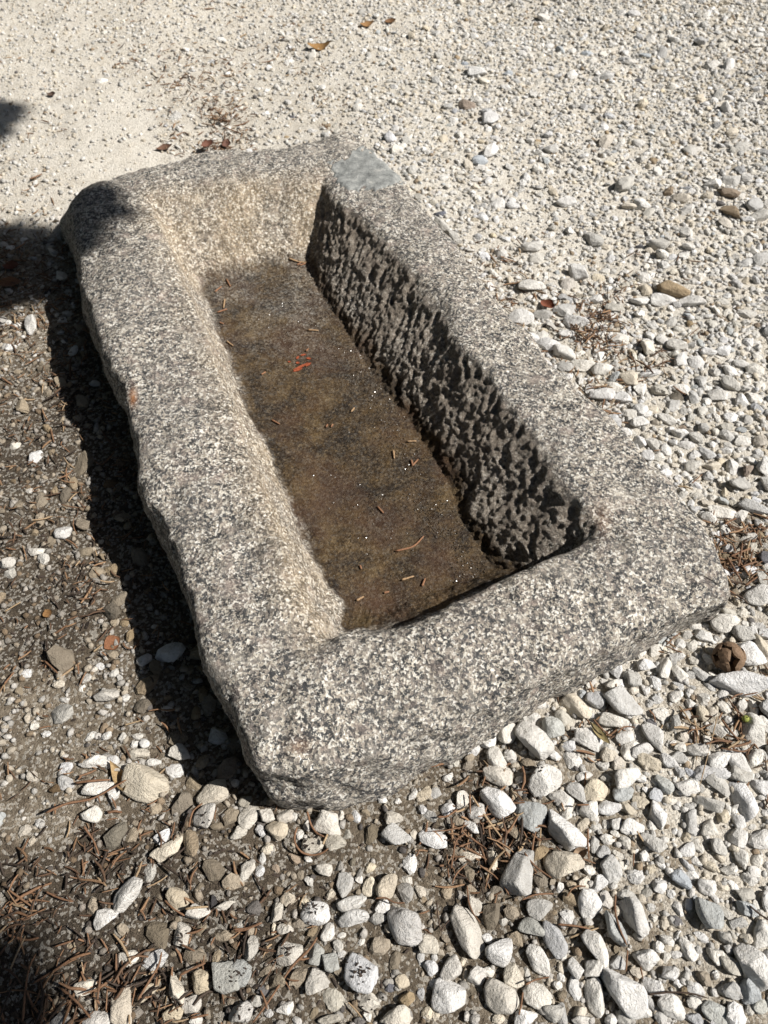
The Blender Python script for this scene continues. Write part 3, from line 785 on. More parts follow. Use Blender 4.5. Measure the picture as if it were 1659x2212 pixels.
def sample_field(n):
    P2 = np.c_[rng.uniform(-2.3, 2.3, n), rng.uniform(-.1, 4.5, n), np.zeros(n)]
    x, y, d = proj(P2)
    ok = (x > -170) & (x < 1830) & (y > -110) & (y < 2330) & ~in_trough(P2[:, :2])
    return P2[ok]

pts, rad, cols = [], [], []
for rmin, rmax, ntry in ((.021, .030, 9000), (.014, .021, 22000), (.0095, .014, 46000), (.0055, .0095, 90000)):
    Q = sample_field(ntry)
    Z = zone(Q)
    keep = rng.random(len(Q)) < np.clip(Z[:, 1] * (1.0 if rmin > .012 else .75) * (.55 if rmin > .02 else 1.0) - .02, 0, 1)
    for (x, y, _), z in zip(Q[keep], Z[keep]):
        r = rng.uniform(rmin, rmax)
        vx, vy, vd = proj((x, y, 0.0))
        if (vy > 1640 and vx > 520 and rmin > .02) or (rmin > .013 and vy < 1000 and rng.random() < np.clip((1000 - vy) / 420, .2, .82)) or (rmin > .009 and vy < 600 and rng.random() < .25): continue       # the big ones there are placed singly
        if free(x, y, r):
            put(x, y, r); pts.append((x, y)); rad.append(r); cols.append(z[0])
n = len(pts)
pts = np.array(pts); rad = np.array(rad)
el = rng.uniform(1.0, 1.45, n)
dims = np.stack([2 * rad * el, 2 * rad / el ** .6, rad * rng.uniform(.9, 1.45, n)], -1)
yaw = rng.uniform(0, 6.28, n)
key = rng.choice(list('wgcbtd'), size=n, p=[.60, .22, .12, .03, .02, .01])
tint = np.array([tint_of(k, rng) for k in key])
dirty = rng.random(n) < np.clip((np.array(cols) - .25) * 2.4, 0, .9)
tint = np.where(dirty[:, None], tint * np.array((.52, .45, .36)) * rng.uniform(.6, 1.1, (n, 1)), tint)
if extra:
    E2 = np.array([e[:6] for e in extra])
    pts = np.r_[pts, E2[:, :2]]; dims = np.r_[dims, E2[:, 2:5]]; yaw = np.r_[yaw, E2[:, 5]]
    tint = np.r_[tint, np.array([tint_of(e[6], rng) for e in extra])]
n = len(pts)
loc = np.c_[pts, ground_z(np.c_[pts, np.zeros(n)]) + dims[:, 2] * rng.uniform(-.08, .32, n)]
gravel = scatter_mesh('gravel', LOW, loc, dims, yaw, rng.normal(0, .3, n), rng.normal(0, .3, n), tint, M_GRAVEL, False)
tag(gravel, 'loose pale limestone gravel spread around the trough', 'gravel', kind='stuff')
print('gravel', n)

Q = sample_field(185000)
Z = zone(Q)
Q = Q[rng.random(len(Q)) < np.clip(Z[:, 2] * .8 + Z[:, 1] * .3, 0, 1) * .62]
n = len(Q)
r = .0023 + .006 * rng.random(n) ** 2.0
dims = np.stack([2 * r * rng.uniform(1, 1.5, n), 2 * r, 2 * r * rng.uniform(.6, 1, n)], -1)
loc = np.c_[Q[:, :2], ground_z(Q) + r * rng.uniform(.0, .5, n)]
Zs = zone(Q)[:, 0]
key = np.where(rng.random(n) < .12 + .8 * Zs, rng.choice(list('gctd'), size=n, p=[.35, .3, .25, .10]), rng.choice(list('wcg'), size=n, p=[.5, .28, .22]))
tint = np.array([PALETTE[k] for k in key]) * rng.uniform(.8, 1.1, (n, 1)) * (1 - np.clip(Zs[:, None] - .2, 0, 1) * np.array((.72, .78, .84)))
grit = scatter_mesh('grit', TINY, loc, dims, rng.uniform(0, 6.28, n), rng.normal(0, .5, n), rng.normal(0, .5, n), tint, M_GRAVEL)
tag(grit, 'fine pale grit and crumbs between the stones', 'grit', kind='stuff')
print('grit', n)

# ------------------------------------------------------------------ twigs and needles
def tube_mesh(points, radius, nside=6, taper=.75, knob=.25, seed=0, sub=4):
    p = np.array(points, float)
    s = np.r_[0, np.cumsum(np.linalg.norm(np.diff(p, axis=0), axis=1))]
    m = max(len(p) * sub, 6)
    q = np.linspace(0, s[-1], m)
    c = np.stack([np.interp(q, s, p[:, k]) for k in range(3)], -1)
    for _ in range(sub):
        c[1:-1] = (c[:-2] + 2 * c[1:-1] + c[2:]) / 4
    t = np.gradient(c, axis=0); t /= np.maximum(np.linalg.norm(t, axis=1)[:, None], 1e-9)
    up = np.array((0, 0, 1.0))
    a = np.cross(t, up); a /= np.maximum(np.linalg.norm(a, axis=1)[:, None], 1e-9)
    b = np.cross(a, t)
    rg = np.random.default_rng(seed)
    rr = radius * np.linspace(1, taper, m) * (1 + knob * rg.uniform(-.6, .6, m))
    rr[0] *= .55; rr[-1] *= .5
    an = np.arange(nside) * 2 * math.pi / nside
    V = c[:, None] + rr[:, None, None] * (np.cos(an)[None, :, None] * a[:, None] + np.sin(an)[None, :, None] * b[:, None])
    V = np.concatenate([V.reshape(-1, 3), c[[0, -1]]])
    idx = np.arange(m * nside).reshape(m, nside); nx_ = np.roll(idx, -1, 1)
    quads = np.stack([idx[:-1], nx_[:-1], nx_[1:], idx[1:]], -1).reshape(-1, 4)
    tri = np.r_[np.c_[quads[:, 0], quads[:, 1], quads[:, 2]], np.c_[quads[:, 0], quads[:, 2], quads[:, 3]],
                np.c_[np.full(nside, m * nside), nx_[0], idx[0]], np.c_[np.full(nside, m * nside + 1), idx[-1], nx_[-1]]]
    return V, tri[:, ::-1]

TWIGS = [
 ((900,3000,.6028), [
  ([(560,1095),(520,1165),(400,1270),(300,1420),(210,1560),(140,1650)], 9, 'r', 'long straight brown twig pointing away from the trough'),
  ([(500,290),(520,370),(560,430),(610,455)], 8, 'r', 'short bent twig sticking out under the trough end'),
  ([(435,390),(415,440),(420,500),(460,550),(530,565),(600,550),(635,525)], 8, 'r', 'curled hook shaped twig around a white stone'),
  ([(15,1050),(90,1045),(150,1020),(200,995)], 7, 'r', ''),
  ([(1430,650),(1445,560),(1460,460),(1530,420)], 7, 'r', ''), ([(1405,555),(1410,640),(1420,710)], 6, 'r', ''),
  ([(1440,745),(1460,680),(1540,605)], 6, 'r', ''), ([(1340,320),(1400,320),(1470,270)], 7, 'r', ''), ([(1550,170),(1555,300)], 6, 'r', ''),
  ([(1550,440),(1620,490),(1659,530)], 7, 'r', ''), ([(1535,760),(1540,860),(1570,940),(1620,1000)], 6, 'r', ''),
  ([(1340,850),(1345,960),(1365,1050)], 6, 'k', ''), ([(1365,1050),(1410,990),(1460,930)], 6, 'k', ''), ([(1480,510),(1560,480)], 6, 'r', ''),
  ([(940,850),(1010,840),(1060,880),(1130,875)], 6, 'r', ''), ([(600,500),(615,470),(630,430)], 9, 't', 'pale splinter of wood beside the curled twig')]),
 ((1900,3000,.663), [
  ([(0,345),(100,310),(220,260)], 7, 't', ''), ([(595,360),(600,450),(600,545)], 6, 'r', ''), ([(220,500),(280,580),(380,650)], 7, 'r', ''),
  ([(40,615),(100,680),(140,740)], 6, 'r', ''), ([(205,780),(290,745),(395,740)], 6, 'r', ''), ([(420,920),(520,930),(610,945)], 7, 'r', ''),
  ([(490,1000),(580,965),(665,940)], 7, 't', 'pale grey twig lying across the stones'), ([(755,750),(745,850),(770,950),(820,1050)], 8, 'r', ''),
  ([(835,1070),(820,1200)], 6, 'r', ''), ([(215,1320),(205,1400),(190,1455)], 7, 'r', ''), ([(950,1335),(1080,1320),(1200,1330),(1290,1360)], 6, 'k', 'thin dark twig arched over white gravel'),
  ([(1540,815),(1600,860),(1655,905)], 7, 'k', ''), ([(225,1280),(290,1245),(365,1235)], 6, 'r', ''), ([(870,500),(865,580)], 6, 'r', ''),
  ([(525,225),(600,225)], 6, 'r', ''), ([(905,1170),(920,1245)], 6, 'r', '')]),
 ((0,3000,.9042), [
  ([(330,70),(400,65),(480,55)], 6, 'r', ''), ([(210,205),(300,160),(400,145),(490,95),(555,60)], 6, 'r', ''), ([(460,190),(490,180),(520,185)], 6, 'r', ''),
  ([(770,895),(830,865),(885,840)], 6, 'r', ''), ([(1005,695),(1060,690),(1125,665)], 5, 'r', ''), ([(590,1000),(640,920),(690,850),(700,795)], 6, 'r', ''),
  ([(800,610),(850,605),(900,600)], 6, 't', ''), ([(710,570),(750,610),(800,640)], 5, 'r', ''), ([(90,1090),(100,960),(120,850),(150,800)], 6, 'r', ''),
  ([(30,720),(110,745),(160,730)], 6, 'r', ''), ([(130,930),(230,870),(330,790)], 6, 'r', ''), ([(230,770),(320,735)], 5, 'r', ''),
  ([(190,1090),(130,1030),(110,960)], 6, 'r', ''), ([(260,950),(330,1010),(390,1080)], 6, 'r', ''), ([(430,880),(420,1000)], 6, 'r', ''),
  ([(820,1080),(900,1065)], 6, 'r', ''), ([(780,760),(840,790)], 5, 'r', ''), ([(190,530),(250,560),(310,575)], 5, 'r', ''),
  ([(360,250),(400,310),(420,370)], 5, 'r', ''), ([(90,370),(120,300)], 5, 'r', ''), ([(820,260),(835,190),(880,160)], 5, 'r', '')]),
 ((0,2000,.9042), [([(25,750),(60,690)], 5, 'r', ''), ([(150,860),(110,920)], 0, '', ''), ([(190,640),(245,690)], 5, 'r', ''), ([(15,425),(90,390)], 4, 't', ''),
  ([(335,655),(340,700)], 5, 'r', ''), ([(400,600),(440,570)], 5, 't', ''), ([(540,925),(610,905)], 4, 't', '')]),
 ((2300,2400,.4219), [
  ([(260,1110),(300,1060),(360,1045),(410,1070)], 9, 'r', ''), ([(30,990),(100,1080),(170,1130)], 9, 'r', ''), ([(1220,980),(1290,1080),(1390,1170)], 10, 'r', ''),
  ([(1120,1140),(1220,1180),(1330,1180)], 10, 'r', ''), ([(1060,1220),(1180,1180),(1300,1190)], 9, 'r', ''), ([(1200,1250),(1330,1280),(1430,1280),(1500,1240)], 10, 'r', ''),
  ([(1300,800),(1350,760),(1420,740)], 10, 'r', ''), ([(1410,770),(1540,750)], 8, 'r', ''), ([(1575,640),(1600,590),(1659,560)], 10, 't', ''),
  ([(830,850),(880,930),(930,1020)], 9, 't', ''), ([(1170,960),(1150,1090),(1070,1400),(1020,1600)], 5, 't', 'long thin pale straw lying over the gravel'),
  ([(560,880),(610,930),(630,980)], 9, 'r', ''), ([(720,280),(780,220),(850,170)], 9, 'r', ''), ([(700,290),(800,335),(870,350)], 8, 'r', '')]),
 ((2300,1600,.4219), [
  ([(1370,1470),(1400,1350),(1410,1250)], 11, 'r', ''), ([(1310,1360),(1400,1330),(1530,1270)], 11, 'r', ''), ([(1390,1490),(1470,1460),(1540,1430)], 11, 'r', ''),
  ([(1270,1380),(1330,1490),(1420,1600)], 11, 'r', ''), ([(1480,1430),(1510,1350),(1500,1300)], 10, 'r', ''), ([(1340,1340),(1320,1250)], 10, 'r', ''),
  ([(1560,1240),(1570,1180)], 10, 'r', ''), ([(1250,1080),(1300,1040),(1350,1030)], 11, 'r', ''), ([(1280,1600),(1400,1610),(1480,1640)], 12, 'k', ''),
  ([(1210,1240),(1200,1150)], 8, 'r', ''), ([(1150,1060),(1160,930)], 7, 'r', ''), ([(1430,1650),(1530,1590)], 10, 'r', ''), ([(1300,1700),(1400,1730),(1480,1790)], 10, 'k', ''),
  ([(820,710),(900,725),(950,760)], 9, 't', ''), ([(950,690),(1050,600)], 7, 'r', '')]),
]
TW = {'r': (.22, .125, .072), 'k': (.075, .05, .035), 't': (.42, .32, .20)}
TWW = {'r': 'reddish brown', 'k': 'dark brown', 't': 'pale tan'}
def twig_where(fx, fy):
    if fy < 2500: return 'in the heap by the trough long side'
    if fx > 2250 and fy < 3120: return 'on the pale gravel near the open cone'
    if fx > 1900: return 'between white stones off the trough end'
    if fx > 1600: return 'in the brown soil among white stones'
    if fx < 420 and fy > 3600: return 'in the matted litter on dark soil'
    if fx < 650 and fy < 3300: return 'around the dry curled leaf'
    return 'on the dark bare soil'
it = 0
twig_seen = set()
for (ox, oy, s), lst in TWIGS:
    for pl, rp, c, lab in lst:
        if not rp: continue
        fx, fy = [ox + p[0] * s for p in pl], [oy + p[1] * s for p in pl]
        xy = np.array([un(a * .553, b * .553, .02)[:2] for a, b in zip(fx, fy)])
        d = proj((xy[0][0], xy[0][1], 0.0))[2]
        rad_ = rp * s * .553 * d / FPX * .92
        gzv = ground_z(np.c_[xy, np.zeros(len(xy))])
        rg = np.random.default_rng(300 + it)
        zc = gzv + rad_ + .004 + rg.uniform(0, .012, len(xy))
        lift = max((S[2] for S in [(math.hypot(q[0] - xy[:, 0].mean(), q[1] - xy[:, 1].mean()), 0, min(.02, q[2] * .6)) for q in occ] if S[0] < .03), default=0)
        c3 = np.c_[xy, zc + lift]
        mid_ = c3.mean(0)
        v, f = tube_mesh(c3 - mid_, rad_, 7, .78, .3, it)
        o = link('twig', new_mesh('twig', v, f), M_TWIG, None, tuple(mid_))
        tc = np.array(TW[c]) * rg.uniform(.8, 1.2)
        o.color = (*tc, 1)
        length = np.linalg.norm(np.diff(xy, axis=0), axis=1).sum()
        bend = 'straight' if len(pl) < 3 else 'bent'
        near_ = [COLWORD[stones[j][5]] + (' pebble' if stones[j][2] < .042 else ' block') for j in np.argsort(np.hypot(sxy[:, 0] - mid_[0], sxy[:, 1] - mid_[1]))[:2]]
        twl = lab or '%s %s %s twig %s' % ('long' if length > .075 else 'short', bend, TWW[c], twig_where(np.mean(fx), np.mean(fy)))
        if twl in twig_seen:
            head, tail = twl.split(' twig ')
            o2 = [head + ' twig by a %s %s' % (near_[0], tail), head + ' twig between a %s and a %s' % tuple(near_), head + ' twig by a %s and a %s %s' % (near_[0], near_[1], tail)]
            twl = next((q for q in o2 if q not in twig_seen and len(q.split()) <= 16), twl)
        twig_seen.add(twl)
        tag(o, twl, 'twig', 'dry twigs fallen around the trough')
        it += 1

# needles lying in the trough
NEEDLES = [((1100,900,.4972), [[(60,240),(140,250),(200,248)],[(120,268),(160,245)],[(140,272),(190,255)],[(545,1412),(572,1378)],[(348,1535),(362,1512)],[(388,1535),(402,1512)],[(878,1715),(886,1780)],
   [(1020,1790),(1030,1840)],[(1025,1842),(1075,1788)],[(985,1650),(1060,1650)],[(755,2160),(800,2210)],[(190,938),(212,918)],[(205,770),(290,777)]]),
  ((0,1000,.9042), [[(978,98),(995,128)],[(928,152),(957,128)],[(970,180),(965,222)],[(938,242),(982,225)],[(948,284),(966,291)],[(978,365),(1008,387)],[(1128,507),(1147,494)],[(1173,703),(1208,722)]]),
  ((0,2000,.9042), [[(1540,382),(1572,364)],[(1555,225),(1561,242)]]),
  ((1500,2000,.9042), [[(50,165),(130,148),(172,100)],[(75,291),(130,275)],[(165,320),(178,285)],[(0,346),(22,340)]])]
k = 0
for (ox, oy, s), lst in NEEDLES:
    for pl in lst:
        xy = np.array([un((ox + a * s) * .553, (oy + b * s) * .553, .052)[:2] for a, b in pl])
        z = np.array([surf_z(*q) for q in xy])
        c3 = np.c_[xy, z + .0035]
        mid_ = c3.mean(0)
        v, f = tube_mesh(c3 - mid_, .0026, 6, .8, .2, 70 + k)
        o = link('dry_needle', new_mesh('dry_needle', v, f), M_TWIG, None, tuple(mid_))
        o.color = (.30, .16, .09, 1) if k % 3 else (.42, .29, .17, 1)
        back = xy[:, 1].mean() > 1.75
        tag(o, ('short dry needle in the back corner of the wet trough floor' if back else ('long curved reddish needle on the wet trough floor' if len(pl) > 2 else 'short dry needle lying on the wet brown trough floor')), 'needle', 'dry needles on the trough floor')
        k += 1

# matted litter (uncounted)
Q = sample_field(230000)
Z = zone(Q)
den = np.clip(Z[:, 3] - .04, 0, 1) ** 1.7 * (.35 + .65 * (fbm(Q, .16, 3, 77) > .02))
Q = Q[rng.random(len(Q)) < den * .8]
Z = zone(Q)
n = len(Q)
NS_, MS = 5, 4
ln = rng.uniform(.008, .03, n) + (.03 + .035 * (Z[:, 3] > .72)) * (rng.random(n) < .3) * rng.random(n)
rd = rng.uniform(.0010, .0022, n) * (1 + .3 * (ln > .03))
ang = rng.uniform(0, 6.28, n)
bend = rng.normal(0, .3, n)
tilt = rng.normal(0, .22, n)
base = np.c_[Q[:, :2], ground_z(Q) + rd + rng.random(n) ** 2 * .012 + .002]
tpar = np.linspace(-.5, .5, MS)
A_ = ang[:, None] + bend[:, None] * tpar[None] * 2
st = np.stack([np.cos(A_), np.sin(A_), np.tan(np.clip(tilt, -.5, .5))[:, None] + 0 * A_], -1) * (ln / (MS - 1))[:, None, None]
cl = np.cumsum(st, 1); cl -= cl.mean(1, keepdims=True); cl += base[:, None]
an = np.arange(NS_) * 2 * math.pi / NS_
side_v = np.stack([-np.sin(A_), np.cos(A_), 0 * A_], -1)
rr = rd[:, None] * np.array([.6, 1, 1, .6])[None]
V = cl[:, :, None] + rr[:, :, None, None] * (np.cos(an)[None, None, :, None] * side_v[:, :, None] + np.sin(an)[None, None, :, None] * np.array((0, 0, 1.0)))
V = V.reshape(-1, 3)
i0 = np.arange(MS * NS_).reshape(MS, NS_); i1 = np.roll(i0, -1, 1)
q4 = np.stack([i0[:-1], i1[:-1], i1[1:], i0[1:]], -1).reshape(-1, 4)
F = (q4[None] + (np.arange(n) * MS * NS_)[:, None, None]).reshape(-1, 4)
pal = np.array([(.23, .135, .078), (.32, .205, .12), (.055, .04, .03), (.13, .08, .05), (.40, .30, .19)])
dark = Z[:, 0] > .7
ch = np.where(dark, rng.choice(5, n, p=[.26, .12, .36, .2, .06]), rng.choice(5, n, p=[.4, .22, .08, .2, .1]))
tn = pal[ch] * rng.uniform(.75, 1.2, (n, 1))
lme = new_mesh('needle_litter', V, F)
add_color(lme, 'tint', np.repeat(tn, MS * NS_, 0))
tag(link('needle_litter', lme, M_LITTER), 'matted dry brown needles and twig crumbs', 'litter', kind='stuff')
print('litter', n)

# dark humus crumbs, on the soil and on some of the white stones
Q = sample_field(120000)
Z = zone(Q)
Q = Q[rng.random(len(Q)) < np.clip(Z[:, 0] - .42, 0, 1) * .8]
n0 = len(Q)
loc = np.c_[Q[:, :2], ground_z(Q) + .001]
sp = []
for (fx, fy, nn, rr_) in ((1405, 3820, 20, .020), (1190, 3300, 12, .012), (1210, 3550, 14, .012), (1120, 3710, 8, .010), (800, 3190, 8, .012), (925, 3810, 16, .024), (1425, 3920, 10, .016), (935, 3950, 10, .015), (690, 3650, 8, .012), (2110, 3020, 6, .012)):
    c = un(fx * .553, fy * .553, .03)
    for _ in range(nn):
        sp.append((c[0] + random.gauss(0, rr_ * .7), c[1] + random.gauss(0, rr_ * .7)))
dg = bpy.context.evaluated_depsgraph_get()
dg.update()
sp3 = []
for x, y in sp:
    h = scene.ray_cast(dg, Vector((x, y, .5)), Vector((0, 0, -1)))
    sp3.append((x, y, h[1].z + .0012))
loc = np.r_[loc, np.array(sp3)]
n = len(loc)
r = rng.uniform(.0012, .0032, n); r[n0:] = rng.uniform(.0009, .002, n - n0)
dims = np.stack([2 * r * rng.uniform(1, 3.2, n), 2 * r, 1.4 * r], -1)
tint = np.array((.045, .034, .027))[None] * rng.uniform(.5, 1.7, (n, 1))
crumbs = scatter_mesh('humus_crumbs', TINY, loc, dims, rng.uniform(0, 6.28, n), rng.normal(0, .3, n), rng.normal(0, .3, n), tint, M_LITTER, False)
tag(crumbs, 'dark crumbs of leaf mould on the soil and stones', 'crumbs', kind='stuff')

# ------------------------------------------------------------------ leaves, cone, berry, scraps
def leaf_mesh(L, W, curl, fold, seed, pointed=1.0):
    nu, nv = 13, 7
    u = np.linspace(0, 1, nu); v = np.linspace(-1, 1, nv)
    U, Vv = np.meshgrid(u, v, indexing='ij')
    w = np.sin(np.pi * np.clip(U, .015, .985) ** (.8 + .25 * pointed)) ** .8
    X = (U - .5) * L
    Y = Vv * w * W / 2
    Z_ = curl * L * (U - .5) ** 2 * 4 + fold * W * np.abs(Vv * w) ** 1.5
    Pm = np.stack([X, Y, Z_], -1).reshape(-1, 3)
    Pm[:, 2] += .06 * W * vnoise(Pm + seed, L * .3, seed)
    n_ = len(Pm)
    th = .0007
    V2 = np.r_[Pm, Pm - np.array((0, 0, th))]
    idx = np.arange(n_).reshape(nu, nv)
    top = np.stack([idx[:-1, :-1], idx[1:, :-1], idx[1:, 1:], idx[:-1, 1:]], -1).reshape(-1, 4)
    loop = np.r_[idx[0, :-1], idx[:-1, -1], idx[-1, :0:-1], idx[:0:-1, 0]]
    ln_ = np.roll(loop, -1)
    rim = np.stack([ln_, loop, loop + n_, ln_ + n_], -1)
    return V2, np.r_[top, top[:, ::-1] + n_, rim]

LEAVES = [(1250, 182, 85, 40, 0, (.34, .20, .075), 'rounded tan leaf lying on pale gravel behind the trough', .25, .1),
          (1435, 97, 50, 28, 5, (.33, .19, .08), 'small ochre leaf on the gravel well behind the trough', .2, .15),
          (1525, 82, 42, 26, 5, (.20, .11, .05), 'small dark brown leaf on the gravel well behind the trough', .2, .2),
          (35, 1100, 100, 45, -5, (.20, .10, .05), 'long brown leaf on shaded ground past the far trough corner', .1, .15),
          (45, 1040, 60, 40, 0, (.13, .05, .03), 'small dark red leaf on the ground past the far trough corner', .2, .3),
          (435, 2507, 62, 55, 35, (.26, .12, .06), 'triangular rust brown leaf at the edge of the trough shadow', .05, .05),
          (470, 3040, 130, 40, -65, (.40, .29, .15), 'dry curled tan leaf lying over a cream stone', .35, .5),
          (185, 2395, 40, 30, -60, (.27, .15, .06), 'small orange brown leaf on dark soil past the trough shadow', .1, .2),
          (2140, 1185, 60, 38, -30, (.22, .075, .04), 'reddish brown bark scrap on gravel by the trough long side', .2, .4),
          (640, 568, 60, 30, 10, (.16, .09, .06), 'brown leaf scrap on the sand behind the trough', .2, .3),
          (810, 565, 48, 32, 20, (.17, .075, .05), 'curled reddish leaf scrap close behind the trough back', .3, .4),
          (880, 545, 46, 30, 60, (.15, .075, .055), 'upright dark leaf scrap close behind the trough back', .3, .4),
          (200, 365, 32, 24, 0, (.09, .06, .045), 'small dark brown leaf crumb on the sand far behind the trough', .3, .3),
          (2265, 3330, 60, 34, 25, (.30, .22, .15), 'smooth brown seed husk between cream stones', .35, .55),
          (2340, 2870, 100, 26, -50, (.30, .25, .12), 'narrow olive dry leaf over the tuft of needles', .1, .2)]
for i, (fx, fy, L, W, ang, c, lab, cu, fo) in enumerate(LEAVES):
    x, y = fx * .553, fy * .553
    g = un(x, y, .015)
    d = proj(g)[2]
    Lm, Wm = L * .553 * d / FPX * 1.1, W * .553 * d / FPX * 1.2
    h = scene.ray_cast(dg, Vector((g[0], g[1], .5)), Vector((0, 0, -1)))
    v, f = leaf_mesh(Lm, Wm, cu, fo, 40 + i)
    e = un(x + 3 * math.cos(math.radians(ang)), y - 3 * math.sin(math.radians(ang)), .015) - g
    o = link('fallen_leaf', new_mesh('fallen_leaf', v, f), M_TWIG, None, (g[0], g[1], h[1].z + .004), (.1, -.08, math.atan2(e[1], e[0])))
    o.color = (*c, 1)
    tag(o, lab, 'leaf', 'dead leaves on the ground')

# open woody cone: dark core with shield-shaped scales
cg = un(2845 * .553, 2550 * .553, .03)
h = scene.ray_cast(dg, Vector((cg[0], cg[1], .5)), Vector((0, 0, -1)))
RC_ = .030
cone = tag(empty('pine_cone', (cg[0], cg[1], h[1].z), (.25, -.2, .6)), 'open brown woody cone resting on white stones', 'cone')
v, f = ICO[2]
core = link('core', new_mesh('core', v * np.array((.5, .5, .62)) * RC_ + np.array((0, 0, RC_)), f), M_TWIG, cone)
core.color = (.05, .03, .022, 1)
def scale_mesh(seed):
    rg = np.random.default_rng(seed)
    k = 9
    an = np.arange(k) * 2 * math.pi / k
    rr = .54 * rg.uniform(.85, 1.12, k)
    ring0 = np.stack([np.full(k, .95), np.cos(an) * rr, np.sin(an) * rr * .85], -1)
    ring1 = np.stack([np.full(k, 1.06), np.cos(an) * rr * .62, np.sin(an) * rr * .55], -1)
    ring2 = np.stack([np.full(k, .82), np.cos(an) * rr * .8, np.sin(an) * rr * .7], -1)
    ring3 = np.stack([np.full(k, .30), np.cos(an) * .10, np.sin(an) * .10], -1)
    V = np.r_[ring3, ring2, ring0, ring1, [[1.10, 0, .02]]] * RC_
    idx = np.arange(4 * k).reshape(4, k); nx_ = np.roll(idx, -1, 1)
    q = np.stack([idx[:-1], nx_[:-1], nx_[1:], idx[1:]], -1).reshape(-1, 4)
    tri = np.r_[q[:, [0, 1, 2]], q[:, [0, 2, 3]], np.stack([idx[3], nx_[3], np.full(k, 4 * k)], -1)]
    return V, tri
ns = 14
for i in range(ns):
    ph = math.acos(1 - 2 * (i + .5) / ns)
    th = i * 2.39996
    d = Vector((math.sin(ph) * math.cos(th), math.sin(ph) * math.sin(th), math.cos(ph)))
    v, f = scale_mesh(i)
    e = d.to_track_quat('X', 'Z').to_euler()
    o = link('scale', new_mesh('scale', v, f, False), M_TWIG, cone, (0, 0, RC_), e)
    q = random.uniform(.8, 1.25)
    o.color = (.20 * q, .135 * q, .085 * q, 1)

# green berry with its stalk end
bgp = un(2915 * .553, 2805 * .553, .03)
h = scene.ray_cast(dg, Vector((bgp[0], bgp[1], .5)), Vector((0, 0, -1)))
berry = tag(empty('berry', (bgp[0], bgp[1], h[1].z)), 'small green berry lying on white stones', 'berry')
v, f = ICO[4]
fl = link('flesh', new_mesh('flesh', v * np.array((.0068, .0068, .0075)) * (1 - .08 * v[:, 2:3] ** 4) + np.array((0, 0, .0068)), f), M_TWIG, berry)
fl.color = (.36, .42, .10, 1)
v, f = tube_mesh([(0, 0, .013), (.001, 0, .0155), (.003, .001, .018)], .0011, 5, .7, .1, 3)
stk = link('stalk', new_mesh('stalk', v, f), M_TWIG, berry); stk.color = (.16, .12, .05, 1)

# orange-red scraps on the wet floor
for i, (ax_, ay_, L, W, ang) in enumerate(((150, 1060, 120, 20, 30), (125, 1085, 70, 18, 20), (210, 1045, 50, 18, 40), (125, 990, 30, 16, 60), (170, 968, 40, 14, 10), (212, 996, 34, 18, -20), (125, 1028, 26, 18, 0), (60, 1022, 20, 14, 0))):
    x, y = (1100 + ax_ * .4972) * .553, (900 + ay_ * .4972) * .553
    g = un(x, y, .05)
    d = proj(g)[2]
    v, f = leaf_mesh(L * .4972 * .553 * d / FPX * 1.2, W * .4972 * .553 * d / FPX * 1.3, .05, .05, 90 + i)
    o = link('leaf_scrap', new_mesh('leaf_scrap', v, f), M_TWIG, None, (g[0], g[1], surf_z(g[0], g[1]) + .0022), (0, 0, math.radians(ang) + .1))
    o.color = (.34, .085, .035, 1)
    tag(o, ('long' if L > 60 else 'small') + ' orange red leaf scrap stuck to the wet trough floor', 'leaf scrap', 'orange scraps on the trough floor')

# glossy faceted silt grains added to catch the sun as glints on the floor
tw_ = NT('glint_grain'); tw_.out(tw_.ramp(tw_.noise(tw_.n('ShaderNodeNewGeometry').outputs['Position'], 90, 2).outputs[0], [(.3, (.015, .010, .006)), (.7, (.09, .065, .04))]), .28, None, 1.0)
cand_ = np.nonzero((vv.ravel() > 11.2))[0]
wgt_ = (.10 + 2.2 * np.clip(she[cand_], 0, 1) ** 2) * np.clip(.5 + nmid[cand_], .05, 1.2)
pick = rng.choice(cand_, size=900, replace=False, p=wgt_ / wgt_.sum())
n = len(pick)
r = rng.uniform(.0008, .0023, n)
dims = np.stack([2.2 * r, 2 * r, 1.5 * r], -1)
BEAD = TINY
wg = scatter_mesh('glint_grains', BEAD, P[pick] + np.array((0, 0, .0006)) + rng.normal(0, .002, (n, 3)) * np.array((1, 1, .1)), dims, rng.uniform(0, 6.28, n), rng.normal(0, .3, n), rng.normal(0, .3, n), np.full((n, 3), .05), tw_.m, False)
tag(wg, 'glossy silt grains added on the trough floor for their glints', 'silt', kind='stuff')

# ------------------------------------------------------------------ trees out of view: a pine, and others added to block sky light
def foliage(centres, sizes, n, leaf, seed):
    rg = np.random.default_rng(seed)
    k = rg.integers(len(centres), size=n)
    d = rg.normal(size=(n, 3)); d /= np.linalg.norm(d, axis=1)[:, None]
    c = np.array(centres)[k] + d * (rg.random(n) ** .45)[:, None] * np.array(sizes)[k]
    a = rg.normal(size=(n, 3)); a /= np.linalg.norm(a, axis=1)[:, None]
    b = np.cross(a, rg.normal(size=(n, 3))); b /= np.linalg.norm(b, axis=1)[:, None]
    L = leaf * rg.uniform(.6, 1.3, (n, 1))
    V = np.stack([c - a * L, c + b * L * .35, c + a * L, c - b * L * .35], 1).reshape(-1, 3)
    return V, np.arange(4 * n).reshape(n, 4)
tl = NT('leaf_green'); tl.out(tl.ramp(tl.noise(tl.n('ShaderNodeNewGeometry').outputs['Position'], 3, 3).outputs[0], [(.3, (.025, .045, .015)), (.7, (.06, .09, .03))]), .6)
